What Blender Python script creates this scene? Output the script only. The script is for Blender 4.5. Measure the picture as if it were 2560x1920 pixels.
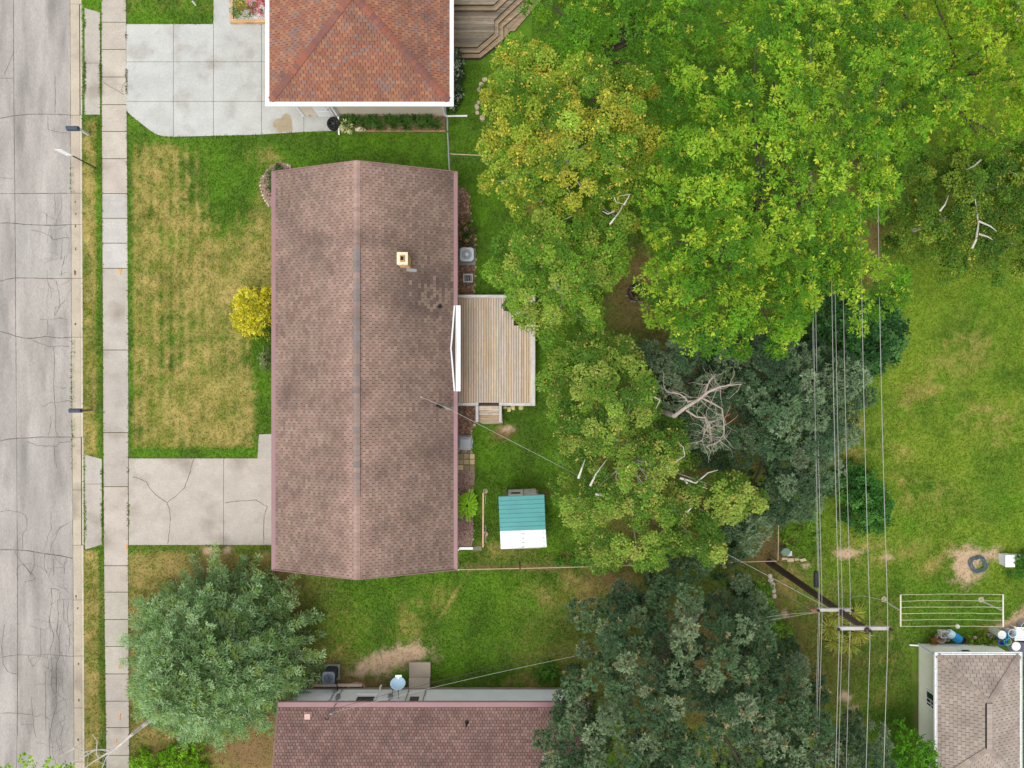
import bpy, math, random
import numpy as np
from mathutils import Vector, Matrix
random.seed(7); RS = np.random.RandomState(11)
for o in list(bpy.data.objects): bpy.data.objects.remove(o)
SC = bpy.context.scene; COL = SC.collection
# ------------------------------------------------------------------ camera
F = 1775.0; H = 35.5                      # focal length in photo pixels, flying height in metres
cam = bpy.data.cameras.new('camera'); cam.sensor_width = 36.0; cam.lens = F/2560*36.0; cam.clip_end = 1500
camo = bpy.data.objects.new('camera', cam); COL.objects.link(camo)
camo.location = (0, 0, H); camo.rotation_euler = (0, 0, 0); SC.camera = camo
# ------------------------------------------------------------------ sky, sun, exposure
SUN_EL, SUN_AZ = math.radians(68), math.radians(215)     # high, from the south-south-west
w = bpy.data.worlds.new('World'); SC.world = w; w.use_nodes = True
nt = w.node_tree; bg = nt.nodes['Background']
sky = nt.nodes.new('ShaderNodeTexSky'); sky.sky_type = 'NISHITA'; sky.sun_disc = False
sky.sun_elevation = SUN_EL; sky.sun_rotation = SUN_AZ; sky.dust_density = 0.8; sky.air_density = 1.0
hs = nt.nodes.new('ShaderNodeHueSaturation'); hs.inputs['Saturation'].default_value = 0.15   # bright overcast: nearly white sky
nt.links.new(sky.outputs[0], hs.inputs['Color']); nt.links.new(hs.outputs[0], bg.inputs['Color'])
bg.inputs['Strength'].default_value = 0.15
sl = bpy.data.lights.new('sun', 'SUN'); sl.energy = 0.85; sl.angle = math.radians(32); sl.color = (1, .96, .9)
so = bpy.data.objects.new('sun', sl); COL.objects.link(so); so.location = (-20, -30, 60)
sd = Vector((math.sin(SUN_AZ)*math.cos(SUN_EL), math.cos(SUN_AZ)*math.cos(SUN_EL), math.sin(SUN_EL)))
so.rotation_euler = sd.to_track_quat('Z', 'Y').to_euler()
SC.view_settings.view_transform = 'Standard'; SC.view_settings.look = 'None'
SC.view_settings.exposure = 1.16; SC.view_settings.gamma = 1.0
# ------------------------------------------------------------------ helpers
def P(px, py, h=0.0): return ((px-1280)/F*(H-h), -(py-960)/F*(H-h), h)
def PP(pts, h=0.0): return [P(a, b, h)[:2] for a, b in pts]
def s2l(v): v = v/255.0; return v/12.92 if v <= .04045 else ((v+.055)/1.055)**2.4
def c(r, g, b, k=.80): return (s2l(r)*k, s2l(g)*k, s2l(b)*k)
def jit(col, a=.12, hue=.04):
    k = 1+random.uniform(-a, a); return tuple(max(0, v*k*(1+random.uniform(-hue, hue))) for v in col)
def lerp(a, b, t): return tuple(x+(y-x)*t for x, y in zip(a, b))
MATS = {}
def M(name, col=None, rough=.85, var=.15, scale=1.5, fine=.12, fscale=25, bump=0., bscale=60, spec=.2, metal=0., trans=0., stretch=None, col2=None, thr=(.45, .65), s2=.6, gain=1., sdet=5):
    m = bpy.data.materials.new(name); m.use_nodes = True; t = m.node_tree; N = t.nodes; L = t.links
    b = N['Principled BSDF']; b.inputs['Roughness'].default_value = rough; b.inputs['Metallic'].default_value = metal
    b.inputs['Specular IOR Level'].default_value = spec
    g = N.new('ShaderNodeNewGeometry'); pos = g.outputs['Position']
    if stretch:
        mp = N.new('ShaderNodeMapping'); mp.inputs['Scale'].default_value = stretch; L.new(pos, mp.inputs[0]); pos = mp.outputs[0]
    def noise(sc, det=3):
        n = N.new('ShaderNodeTexNoise'); n.inputs['Scale'].default_value = sc; n.inputs['Detail'].default_value = det
        L.new(pos, n.inputs['Vector']); return n.outputs['Fac']
    if col is None:
        a = N.new('ShaderNodeAttribute'); a.attribute_name = 'Col'; base = a.outputs['Color']
    else:
        r = N.new('ShaderNodeRGB'); r.outputs[0].default_value = (*col, 1); base = r.outputs[0]
    if col2 is not None:
        mr = N.new('ShaderNodeMapRange'); mr.inputs[1].default_value, mr.inputs[2].default_value = thr
        L.new(noise(s2, sdet), mr.inputs[0]); mx = N.new('ShaderNodeMix'); mx.data_type = 'RGBA'
        L.new(mr.outputs[0], mx.inputs[0]); L.new(base, mx.inputs[6]); mx.inputs[7].default_value = (*col2, 1); base = mx.outputs[2]
    def mul(base, fac, amt):
        mr = N.new('ShaderNodeMapRange'); mr.inputs[1].default_value = .25; mr.inputs[2].default_value = .75
        mr.inputs[3].default_value = 1-amt; mr.inputs[4].default_value = 1+amt; L.new(fac, mr.inputs[0])
        v = N.new('ShaderNodeVectorMath'); v.operation = 'SCALE'; L.new(base, v.inputs[0]); L.new(mr.outputs[0], v.inputs['Scale']); return v.outputs[0]
    if gain != 1.:
        v = N.new('ShaderNodeVectorMath'); v.operation = 'SCALE'; L.new(base, v.inputs[0]); v.inputs['Scale'].default_value = gain; base = v.outputs[0]
    if var: base = mul(base, noise(scale), var)
    if fine: base = mul(base, noise(fscale, 2), fine)
    L.new(base, b.inputs['Base Color'])
    if bump:
        bp = N.new('ShaderNodeBump'); bp.inputs['Strength'].default_value = bump; bp.inputs['Distance'].default_value = .02
        L.new(noise(bscale, 3), bp.inputs['Height']); L.new(bp.outputs[0], b.inputs['Normal'])
    if trans:
        tr = N.new('ShaderNodeBsdfTranslucent'); L.new(base, tr.inputs[0]); ms = N.new('ShaderNodeMixShader'); ms.inputs[0].default_value = trans
        L.new(b.outputs[0], ms.inputs[1]); L.new(tr.outputs[0], ms.inputs[2]); L.new(ms.outputs[0], N['Material Output'].inputs[0])
    MATS[name] = m; return m
ORG = {}
def tag(o, label=None, cat=None, group=None, kind=None):
    if label: o['label'] = label
    if cat: o['category'] = cat
    if group: o['group'] = group
    if kind: o['kind'] = kind
    return o
def thing(name, label, cat, loc=(0, 0, 0), group=None):
    o = bpy.data.objects.new(name, None); COL.objects.link(o); o.location = loc; o.empty_display_size = .2
    ORG[o.name] = Vector(loc); return tag(o, label, cat, group)
def link(name, me, mat, parent=None, org=None):
    o = bpy.data.objects.new(name, me); COL.objects.link(o)
    if mat is not None and not me.materials: me.materials.append(mat)
    if parent is not None: o.parent = parent; ORG[o.name] = ORG[parent.name]
    else:
        ORG[o.name] = Vector(org or (0, 0, 0)); o.location = ORG[o.name]
    return o
class MB:
    def __init__(s): s.v = []; s.f = []; s.c = []; s.col = None; s.smooth = False
    def add(s, vs, fs):
        n = len(s.v); s.v += [tuple(v) for v in vs]
        for f in fs: s.f.append([i+n for i in f]); s.c.append(s.col)
        return s
    def box(s, x0, x1, y0, y1, z0, z1):
        return s.prism([(x0, y0), (x1, y0), (x1, y1), (x0, y1)], z0, z1)
    def prism(s, poly, z0, z1, top=None):
        # poly 2D; z1 may be a list of heights (sloped top)
        a = sum(p[0]*q[1]-q[0]*p[1] for p, q in zip(poly, poly[1:]+poly[:1]))
        zs = z1 if isinstance(z1, (list, tuple)) else [z1]*len(poly)
        z0s = z0 if isinstance(z0, (list, tuple)) else [z0]*len(poly)
        if a < 0: poly = poly[::-1]; zs = list(zs)[::-1]; z0s = list(z0s)[::-1]
        n = len(poly); vs = [(*p, z) for p, z in zip(poly, z0s)]+[(*p, z) for p, z in zip(poly, zs)]
        fs = [list(range(n, 2*n)), list(range(n-1, -1, -1))]+[[i, (i+1) % n, n+(i+1) % n, n+i] for i in range(n)]
        return s.add(vs, fs)
    def slab(s, pts, t):      # 3D coplanar polygon thickened downwards along z by t
        return s.prism([p[:2] for p in pts], [p[2]-t for p in pts], [p[2] for p in pts])
    def tube(s, pts, r, n=6, cap=True):
        pts = [Vector(p) for p in pts]; rs = r if isinstance(r, (list, tuple)) else [r]*len(pts); vs = []; k = len(pts)
        up = None
        for i, p in enumerate(pts):
            d = (pts[min(i+1, k-1)]-pts[max(i-1, 0)]).normalized()
            a = d.orthogonal().normalized() if up is None else (up-d*up.dot(d)).normalized()
            up = a; b = d.cross(a)
            vs += [p+(a*math.cos(2*math.pi*j/n)+b*math.sin(2*math.pi*j/n))*rs[i] for j in range(n)]
        fs = [[i*n+j, i*n+(j+1) % n, (i+1)*n+(j+1) % n, (i+1)*n+j] for i in range(k-1) for j in range(n)]
        if cap: fs += [list(range(n-1, -1, -1)), [(k-1)*n+j for j in range(n)]]
        return s.add(vs, fs)
    def lathe(s, cx, cy, prof, n=20, sx=1, sy=1):
        vs = [(cx+r*math.cos(2*math.pi*j/n)*sx, cy+r*math.sin(2*math.pi*j/n)*sy, z) for r, z in prof for j in range(n)]
        fs = [[i*n+j, i*n+(j+1) % n, (i+1)*n+(j+1) % n, (i+1)*n+j] for i in range(len(prof)-1) for j in range(n)]
        fs += [list(range(n-1, -1, -1)), [(len(prof)-1)*n+j for j in range(n)]]
        return s.add(vs, fs)
    def torus(s, cx, cy, cz, R, r, n=28, m=8):
        return s.tube([(cx+R*math.cos(2*math.pi*i/n), cy+R*math.sin(2*math.pi*i/n), cz) for i in range(n+1)], r, m, False)
    def rock(s, cx, cy, cz, rx, ry, rz, seed=None):
        rr = random.Random(seed if seed is not None else random.random()); n = 8; vs = []; a0 = rr.random()*6
        prof = [(.75, 0), (1, .35), (.85, .75), (.45, 1)]
        for (q, z) in prof:
            for j in range(n):
                k = q*(.82+.32*rr.random()); an = a0+2*math.pi*j/n
                vs.append((cx+rx*k*math.cos(an), cy+ry*k*math.sin(an), cz+rz*z*(.85+.3*rr.random())))
        fs = [[i*n+j, i*n+(j+1) % n, (i+1)*n+(j+1) % n, (i+1)*n+j] for i in range(3) for j in range(n)]+[[3*n+j for j in range(n)]]
        return s.add(vs, fs)
    def build(s, name, mat, parent=None, org=None, smooth=False):
        off = ORG[parent.name] if parent is not None else Vector(org or (0, 0, 0))
        me = bpy.data.meshes.new(name); me.from_pydata([(x-off.x, y-off.y, z-off.z) for x, y, z in s.v], [], s.f)
        if any(k is not None for k in s.c):
            at = me.color_attributes.new('Col', 'FLOAT_COLOR', 'CORNER'); arr = []
            for f, k in zip(s.f, s.c): arr += [*(k or (.5, .5, .5)), 1]*len(f)
            at.data.foreach_set('color', arr)
        if smooth: me.polygons.foreach_set('use_smooth', [True]*len(me.polygons))
        me.update(); return link(name, me, mat, parent, org)
def struct(o): o['kind'] = 'structure'; return o
def fastmesh(name, V, k, colors, mat, parent=None, org=None):
    """V (n*k,3) vertices of n separate k-gons, colors (n,3)"""
    off = np.array(ORG[parent.name] if parent is not None else (org or (0, 0, 0)))
    V = np.asarray(V, np.float32)-off.astype(np.float32); n = len(V)//k; me = bpy.data.meshes.new(name)
    me.vertices.add(n*k); me.vertices.foreach_set('co', V.ravel()); me.loops.add(n*k); me.polygons.add(n)
    me.loops.foreach_set('vertex_index', np.arange(n*k, dtype=np.int32))
    me.polygons.foreach_set('loop_start', np.arange(0, n*k, k, dtype=np.int32))
    me.update(calc_edges=True)
    at = me.color_attributes.new('Col', 'FLOAT_COLOR', 'POINT')
    cc = np.ones((n*k, 4), np.float32); cc[:, :3] = np.repeat(np.asarray(colors, np.float32), k, 0); at.data.foreach_set('color', cc.ravel())
    me.validate(); return link(name, me, mat, parent, org)
_ng = [np.random.RandomState(s).rand(256, 256) for s in range(6)]
def vnoise(x, y, sc, seed=0):
    g = _ng[seed % 6]; x = np.asarray(x, float)/sc+31.7*seed; y = np.asarray(y, float)/sc+17.3*seed
    xi = np.floor(x).astype(int); yi = np.floor(y).astype(int); fx = x-xi; fy = y-yi; fx = fx*fx*(3-2*fx); fy = fy*fy*(3-2*fy)
    a = g[xi % 256, yi % 256]; b = g[(xi+1) % 256, yi % 256]; d = g[xi % 256, (yi+1) % 256]; e = g[(xi+1) % 256, (yi+1) % 256]
    return (a*(1-fx)+b*fx)*(1-fy)+(d*(1-fx)+e*fx)*fy
def fbm(x, y, sc, seed=0): return .5*vnoise(x, y, sc, seed)+.3*vnoise(x, y, sc/2.1, seed+1)+.2*vnoise(x, y, sc/4.3, seed+2)
def pip(poly, x, y):
    ins = np.zeros(np.shape(x), bool)
    for (x0, y0), (x1, y1) in zip(poly, poly[1:]+poly[:1]):
        if y0 == y1: continue
        ins ^= ((y0 > y) != (y1 > y)) & (x < (x1-x0)*(y-y0)/(y1-y0)+x0)
    return ins
def edist(poly, x, y):
    d = np.full(np.shape(x), 1e9)
    for (x0, y0), (x1, y1) in zip(poly, poly[1:]+poly[:1]):
        dx, dy = x1-x0, y1-y0; t = np.clip(((x-x0)*dx+(y-y0)*dy)/(dx*dx+dy*dy+1e-9), 0, 1)
        d = np.minimum(d, np.hypot(x-x0-t*dx, y-y0-t*dy))
    return d
# ------------------------------------------------------------------ materials
m_lawn = M('lawn', None, .95, .12, 3, .22, 30, bump=.5, bscale=40)
m_grass = M('grass_blade', None, .8, 0, 1, 0, trans=.2, spec=.05)
m_leaf = M('leaf', None, .7, 0, 1, 0, trans=.18, spec=.06)
m_needle = M('needle', None, .8, 0, 1, 0, trans=.06, spec=.04)
m_conc = M('concrete', None, .9, .10, 1.1, .13, 22, bump=.2, bscale=90, gain=.72, col2=c(160, 148, 132), thr=(.52, .85), s2=.7)
m_road = M('road_concrete', None, .9, .20, .45, .17, 14, col2=c(140, 134, 128), thr=(.50, .85), s2=.5, bump=.2, bscale=60, stretch=(2.4, .5, 1), gain=.66)
m_crack = M('crack', c(92, 84, 74), .95, .2, 2, .2, 30)
m_moss = M('joint_moss', c(92, 92, 44), .95, .3, 3, .3, 30)
m_joint = M('joint', c(120, 112, 98), .95)
m_wood = M('deck_wood', None, .8, .14, 1.0, .16, 5, stretch=(9, 1, 1), bump=.2, bscale=20, col2=c(190, 182, 174), thr=(.46, .75), s2=.8)
m_woodx = M('old_wood', None, .85, .25, 1.2, .25, 5, stretch=(1, 9, 1), bump=.3, bscale=20)
m_col = M('painted', None, .6, .06, 1.5, .03, 30, spec=.3)
m_white = M('white_metal', c(250, 250, 250), .35, .03, 2, .02, 20, spec=.4)
m_mauve = M('mauve_metal', c(150, 114, 115), .5, .07, .8, .02, 20, spec=.3)
m_metal = M('galvanised', c(170, 172, 172), .4, .1, 3, .05, 30, metal=.5)
m_dark = M('dark_metal', c(45, 45, 48), .5, .1, 3, .1, 30)
m_wire = M('wire', c(172, 170, 164), .5, .05, 1, 0)
m_bark = M('bark', c(92, 82, 70), .95, .25, 3, .25, 25, bump=.5, bscale=30)
m_bbark = M('birch_bark', c(206, 200, 188), .8, .1, 3, .1, 20, col2=c(120, 110, 98), thr=(.60, .70), s2=9)
m_bare = M('bare_white_wood', c(206, 198, 188), .85, .2, 6, .2, 25)
m_dead = M('dead_wood', c(170, 156, 144), .85, .2, 6, .2, 25)
m_mulch = M('mulch', c(118, 90, 72), .95, .2, 2, .45, 22, bump=.8, bscale=30, col2=c(160, 130, 112), thr=(.48, .62), s2=9)
m_gravel = M('gravel', c(158, 132, 120), .95, .12, 2, .45, 26, bump=.8, bscale=34, col2=c(110, 80, 68), thr=(.5, .62), s2=14)
m_stone = M('stone', None, .9, .2, 4, .2, 25, bump=.5, bscale=20)
m_under = M('roof_underlay', c(70, 54, 50), .95)
m_wpanel = M('south_roof_steel', c(238, 239, 238), .4, .05, 2, .03, 20, spec=.3, col2=c(196, 196, 190), thr=(.55, .8), s2=2.5)
m_glass = M('window_glass', c(40, 52, 60), .08, .1, 2, 0, spec=.6)
m_teal = M('teal_steel', c(96, 168, 165), .38, .08, 1.2, .04, 12, spec=.4)
m_water = M('stain', c(165, 150, 122), .6, .15, 3, .1, 20)
def shingle_mat(name, stain, stain2, s2, thr, extra=.8):
    return M(name, None, .95, .10, .9, .12, 20, bump=.25, bscale=70, col2=stain, thr=thr, s2=s2, gain=extra, sdet=2)
m_shA = shingle_mat('shingle_mauve', c(92, 76, 70), None, .55, (.50, 1.05), .82)
m_shB = shingle_mat('shingle_orange', c(122, 94, 84), None, .8, (.52, .85))
m_shC = shingle_mat('shingle_rose', c(120, 92, 84), None, .8, (.5, .95), .62)
m_shD = shingle_mat('shingle_beige', c(140, 124, 112), None, .8, (.5, .95), .72)
# ------------------------------------------------------------------ ground
def soft(x, a, b, s): return np.clip((x-a)/s+.5, 0, 1)*np.clip((b-x)/s+.5, 0, 1)
def rect(X, Y, x0, x1, y0, y1, s=25): return soft(X, x0, x1, s)*soft(Y, y0, y1, s)
def blob(X, Y, cx, cy, rx, ry, ang=0):
    a = math.radians(ang); dx = X-cx; dy = Y-cy; u = (dx*math.cos(a)+dy*math.sin(a))/rx; v = (-dx*math.sin(a)+dy*math.cos(a))/ry
    return np.exp(-(u*u+v*v))
KERBX = lambda py: np.interp(py, [0, 480, 960, 1440, 1920], [204, 206, 208, 209.5, 212])
SWL = lambda py: np.interp(py, [0, 480, 960, 1440, 1920], [254, 256, 258, 261, 266])
SWR = lambda py: np.interp(py, [0, 480, 960, 1440, 1920], [315.5, 319, 322, 321, 324])
DRIVE1 = [(316, 61), (656, 61), (842, 61), (842, 327), (760, 330), (640, 337), (440, 342), (410, 341), (388, 335), (365, 318), (340, 299), (322, 283), (317, 275)]
WALK1 = [(535, -60), (578, -60), (578, 61), (534, 61)]
DRIVE2 = [(322.5, 1146), (700, 1146), (700, 1362), (322.5, 1362)]
WALK2 = [(648, 1086), (700, 1084), (700, 1146), (644, 1146), (646, 1110)]
APRON1 = [(212.5, 20), (249, 31), (251, 287), (213, 287)]
APRON2 = [(213.5, 1136), (253.5, 1147), (255, 1362), (214.5, 1375)]
def hard(X, Y):
    h = (X > SWL(Y)) & (X < SWR(Y))
    for p in (DRIVE1, WALK1, DRIVE2, WALK2, APRON1, APRON2): h |= pip(p, X, Y)
    return h
BEDS = {'mulch_bed': [(1140, 468), (1162, 470), (1174, 490), (1176, 545), (1186, 585), (1190, 640), (1186, 700), (1184, 742), (1140, 742)],
        'mulch_bed.step': [(1140, 1012), (1190, 1012), (1198, 1055), (1178, 1075), (1174, 1130), (1140, 1132)],
        'gravel_bed': [(1140, 1130), (1186, 1132), (1187, 1176), (1182, 1290), (1184, 1330), (1180, 1368), (1140, 1368)],
        'corner_bed': [(700, 405), (728, 412), (728, 432), (690, 520), (678, 520), (662, 496), (651, 470), (652, 445), (672, 418)],
        'side_bed': [(850, 284), (1113, 288), (1113, 329), (900, 329), (850, 330)]}
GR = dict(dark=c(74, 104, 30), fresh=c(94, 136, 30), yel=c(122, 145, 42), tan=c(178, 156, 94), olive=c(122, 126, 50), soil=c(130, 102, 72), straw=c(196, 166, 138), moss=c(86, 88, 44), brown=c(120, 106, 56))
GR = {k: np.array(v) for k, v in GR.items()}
def lawn_color(X, Y):
    n1 = fbm(X, Y, 60, 0); n2 = fbm(X, Y, 110, 2); n3 = fbm(X, Y, 18, 4); n4 = fbm(X, Y, 34, 1)
    mix = lambda a, b, t: a+(b-a)*np.clip(t, 0, 1)[..., None]
    colr = mix(GR['dark'], GR['fresh'], (n1-.25)*1.7)
    east = soft(X, 2030, 9999, 120)*soft(Y, -999, 1480, 160)
    colr = mix(colr, GR['yel'], east*(.5+1.5*(n2-.45)+.7*(n3-.5))+.25*np.clip(n4-.5, 0, 1))
    fy = rect(X, Y, 322, 690, 360, 1130, 40)
    D = fy*.62-.75*blob(X, Y, 600, 400, 150, 110)-.5*blob(X, Y, 560, 520, 60, 90)-.75*rect(X, Y, 322, 700, 1120, 1150, 14)-.8*rect(X, Y, 636, 700, 830, 1150, 30)*fy
    D += -.35*blob(X, Y, 430, 600, 30, 20)-.4*blob(X, Y, 630, 860, 50, 60)-.4*rect(X, Y, 300, 332, 340, 1140, 10)-.25*blob(X, Y, 430, 850, 70, 90)
    D += .22*blob(X, Y, 400, 480, 80, 160)+.22*blob(X, Y, 520, 1020, 160, 110)+.2*blob(X, Y, 520, 700, 90, 60)
    ter = rect(X, Y, 204, 258, 300, 1140, 8)+rect(X, Y, 204, 262, 1376, 1990, 8)
    D += ter*(.72-.9*np.clip((X-SWL(Y)+19)/9, 0, 1)-.35*np.clip((214-X)/5, 0, 1))
    D += .75*rect(X, Y, 320, 690, 1378, 1990, 25)-.4*rect(X, Y, 320, 690, 1362, 1382, 10)
    D += .14*rect(X, Y, 322, 535, -60, 40, 30)-.3*rect(X, Y, 322, 535, 40, 70, 14)
    for b in ((660, 385, 70, 30, .45), (720, 400, 60, 14, .3), (1340, 545, 40, 50, .5), (1250, 1080, 30, 40, .1), (2120, 900, 60, 120, .22), (2260, 1150, 60, 70, .25), (2420, 880, 70, 60, .42), (2480, 1050, 90, 70, .3), (2300, 980, 60, 60, .3), (2340, 1250, 120, 60, .2), (2180, 1380, 120, 40, .3), (2120, 1100, 50, 80, .4),
              (1220, 1380, 80, 20, .4), (1020, 1560, 45, 60, .3), (1090, 1500, 40, 40, .28), (850, 1620, 70, 30, .3), (1350, 1700, 120, 20, .5), (1480, 1480, 120, 45, .75), (2330, 1400, 60, 40, .35), (1960, 1450, 40, 70, .55), (2480, 1580, 60, 20, .4), (1250, 1350, 40, 30, .15)):
        D += b[4]*blob(X, Y, *b[:4])
    D += 1.0*blob(X, Y, 1122, 1507, 90, 3, -58)*.9
    # tyre and mower tracks of bleached grass by the garage
    for k, (x0, a) in enumerate(((2245, 18), (2228, 14), (2200, 30), (2216, 22))):
        xc = x0-a*((Y-1560)/150.0)**2*np.where(Y > 1640, 1.6, .3); D += .55*np.exp(-((X-xc)/3.0)**2)*soft(Y, 1480, 1800, 60)*np.clip((fbm(X, Y, 14, 3)-.38)*5, 0, 1)
    stripes = .5+.5*np.sin(X/4.1+1.5*n2); D += fy*.5*(stripes-.5)*(.35+.65*soft(X, 322, 500, 80))
    d = np.clip((D+(n1-.5)*.5+(n3-.5)*1.2+(fbm(X, Y, 7, 5)-.5)*.7)*1.35, 0, 1)
    colr = mix(colr, mix(GR['olive'], GR['tan'], (n4-.2)*1.5+.1), d*.92*np.clip(D*4, 0, 1))
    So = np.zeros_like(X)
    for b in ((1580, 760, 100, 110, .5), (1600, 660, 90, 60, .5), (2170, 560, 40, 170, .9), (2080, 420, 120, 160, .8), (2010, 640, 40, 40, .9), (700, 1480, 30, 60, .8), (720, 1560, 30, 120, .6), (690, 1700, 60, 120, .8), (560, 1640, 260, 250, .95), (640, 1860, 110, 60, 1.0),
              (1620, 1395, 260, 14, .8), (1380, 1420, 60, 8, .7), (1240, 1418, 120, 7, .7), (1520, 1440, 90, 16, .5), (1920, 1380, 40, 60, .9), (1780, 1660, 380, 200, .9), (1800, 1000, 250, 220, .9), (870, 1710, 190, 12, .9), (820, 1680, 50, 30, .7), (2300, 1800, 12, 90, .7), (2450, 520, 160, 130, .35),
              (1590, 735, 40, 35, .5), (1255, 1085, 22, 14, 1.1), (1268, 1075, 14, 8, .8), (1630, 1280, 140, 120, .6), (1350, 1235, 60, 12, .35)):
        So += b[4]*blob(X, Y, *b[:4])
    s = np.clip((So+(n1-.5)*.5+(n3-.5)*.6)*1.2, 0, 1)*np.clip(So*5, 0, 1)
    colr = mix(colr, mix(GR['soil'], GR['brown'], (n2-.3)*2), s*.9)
    St = np.zeros_like(X)
    for b in ((1000, 1640, 70, 26, -10, 1.1), (930, 1670, 50, 20, 0, .8), (2415, 1420, 32, 40, 0, 1.2), (2110, 1387, 20, 12, 0, 1.3), (2140, 1380, 30, 8, 0, .8), (2220, 1393, 14, 6, 0, 1.0), (2450, 1385, 60, 16, 0, .7), (2540, 1560, 40, 26, -30, 1.1), (2014, 1415, 12, 7, 0, 1.5), (1962, 1532, 7, 9, 0, 1.3),
              (2115, 1745, 14, 18, 0, .8), (2130, 1770, 14, 10, 0, .7), (1265, 1072, 16, 9, 0, .7), (1270, 137, 10, 6, 0, 1.2), (520, 1375, 20, 8, 0, .9), (570, 1375, 10, 8, 0, .9), (2555, 25, 18, 40, 0, 1.6)):
        St += b[5]*blob(X, Y, *b[:5])
    s = np.clip((St+(n3-.5)*1.3-.1)*1.6, 0, 1)*np.clip(St*5, 0, 1); colr = mix(colr, GR['straw'], s*.9)
    hd = hard(X, Y); colr[hd] = GR['moss']
    return colr
def grid_sheet(name, x0, x1, y0, y1, step, z):
    nx = int((x1-x0)/step)+1; ny = int((y1-y0)/step)+1
    X, Y = np.meshgrid(np.linspace(x0, x1, nx), np.linspace(y0, y1, ny)); px = X/H*F+1280; py = 960-Y/H*F
    kx = (KERBX(py)-1280)/F*H; X = np.where(X < kx, kx, X); px = X/H*F+1280
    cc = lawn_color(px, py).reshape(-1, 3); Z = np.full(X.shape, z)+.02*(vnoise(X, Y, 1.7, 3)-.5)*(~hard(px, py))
    me = bpy.data.meshes.new(name); vs = np.stack([X, Y, Z], -1).reshape(-1, 3)
    idx = np.arange(nx*ny).reshape(ny, nx); q = np.stack([idx[:-1, :-1], idx[:-1, 1:], idx[1:, 1:], idx[1:, :-1]], -1).reshape(-1, 4); n = len(q)
    me.vertices.add(len(vs)); me.vertices.foreach_set('co', vs.astype(np.float32).ravel()); me.loops.add(n*4); me.polygons.add(n)
    me.loops.foreach_set('vertex_index', q.astype(np.int32).ravel()); me.polygons.foreach_set('loop_start', np.arange(0, n*4, 4, dtype=np.int32)); me.update(calc_edges=True)
    at = me.color_attributes.new('Col', 'FLOAT_COLOR', 'POINT'); a4 = np.ones((len(vs), 4), np.float32); a4[:, :3] = cc; at.data.foreach_set('color', a4.ravel()); me.validate()
    return struct(link(name, me, m_lawn))
g = MB(); g.col = c(108, 128, 40); g.box(-500, 500, -500, 500, -1.2, -.2); struct(g.build('ground', m_lawn))
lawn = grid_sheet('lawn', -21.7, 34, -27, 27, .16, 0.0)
# ------------------------------------------------------------------ road
road = MB().box(-120, -21.0, -60, 60, -.5, -.145).build('road', m_crack); struct(road)
RJX = lambda py: np.interp(py, [0, 480, 960, 1440, 1920], [175.5, 177.5, 179.5, 183, 185.5])
TR = [[(-700, -330), (36, -330), (176, -330)], [(-700, -60), (36, -62), (176, -60)],
      [(-700, 306), (0, 296), (36, 289), (75, 285.5), (110, 285), (150, 286), (176, 287.5)], [(-700, 484), (36, 484), (100, 483.5), (176, 483)],
      [(-700, 560), (0, 558), (20, 557), (38, 558.5), (60, 561), (95, 562.5), (150, 563), (178, 561)],
      [(-700, 712), (0, 703), (20, 698), (38, 694.5), (90, 695.5), (130, 696.5), (178, 696)],
      [(-700, 800), (0, 828), (18, 833), (40, 841), (60, 845), (82, 846), (115, 841), (148, 845), (178.5, 843)],
      [(-700, 1110), (0, 1103), (20, 1098), (41, 1096), (68, 1095), (95, 1093), (140, 1092.5), (180, 1093)],
      [(-700, 1370), (0, 1374), (41, 1375), (70, 1377), (110, 1384), (150, 1389), (183, 1396.5)],
      [(-700, 1650), (0, 1644), (20, 1640), (43, 1637), (80, 1638), (120, 1637), (150, 1638.5), (184, 1641.5)],
      [(-700, 1990), (43, 1985), (186, 1985)], [(-700, 2300), (43, 2300), (186, 2300)]]
def cut(line, x0, x1):
    xs = [p[0] for p in line]; ys = [p[1] for p in line]
    return [(x0, float(np.interp(x0, xs, ys)))]+[p for p in line if x0 < p[0] < x1]+[(x1, float(np.interp(x1, xs, ys)))]
def midx(py): return float(np.interp(py, [0, 260, 480, 690, 1440, 1850, 1990], [33.5, 34.5, 37, 38.5, 43.5, 44, 41]))
for a, b in zip(TR[:-1], TR[1:]):
    ym = (a[-1][1]+b[-1][1])/2
    for (x0, x1, x0b, x1b) in ((-700, midx(a[-2][1])-.35, -700, midx(b[-2][1])-.35), (midx(a[-2][1])+.35, float(RJX(a[-1][1]))-.4, midx(b[-2][1])+.35, float(RJX(b[-1][1]))-.4)):
        top = [(x, y+.35+.15*random.random()) for x, y in cut(a, x0, x1)]; bot = [(x, y-.35-.15*random.random()) for x, y in cut(b, x0b, x1b)]
        mb = MB(); mb.col = jit(c(198, 190, 182), .04, .01); mb.prism(PP(top+bot[::-1], -.12), -.3, -.12); mb.build('road_panel', m_road, road)
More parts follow.
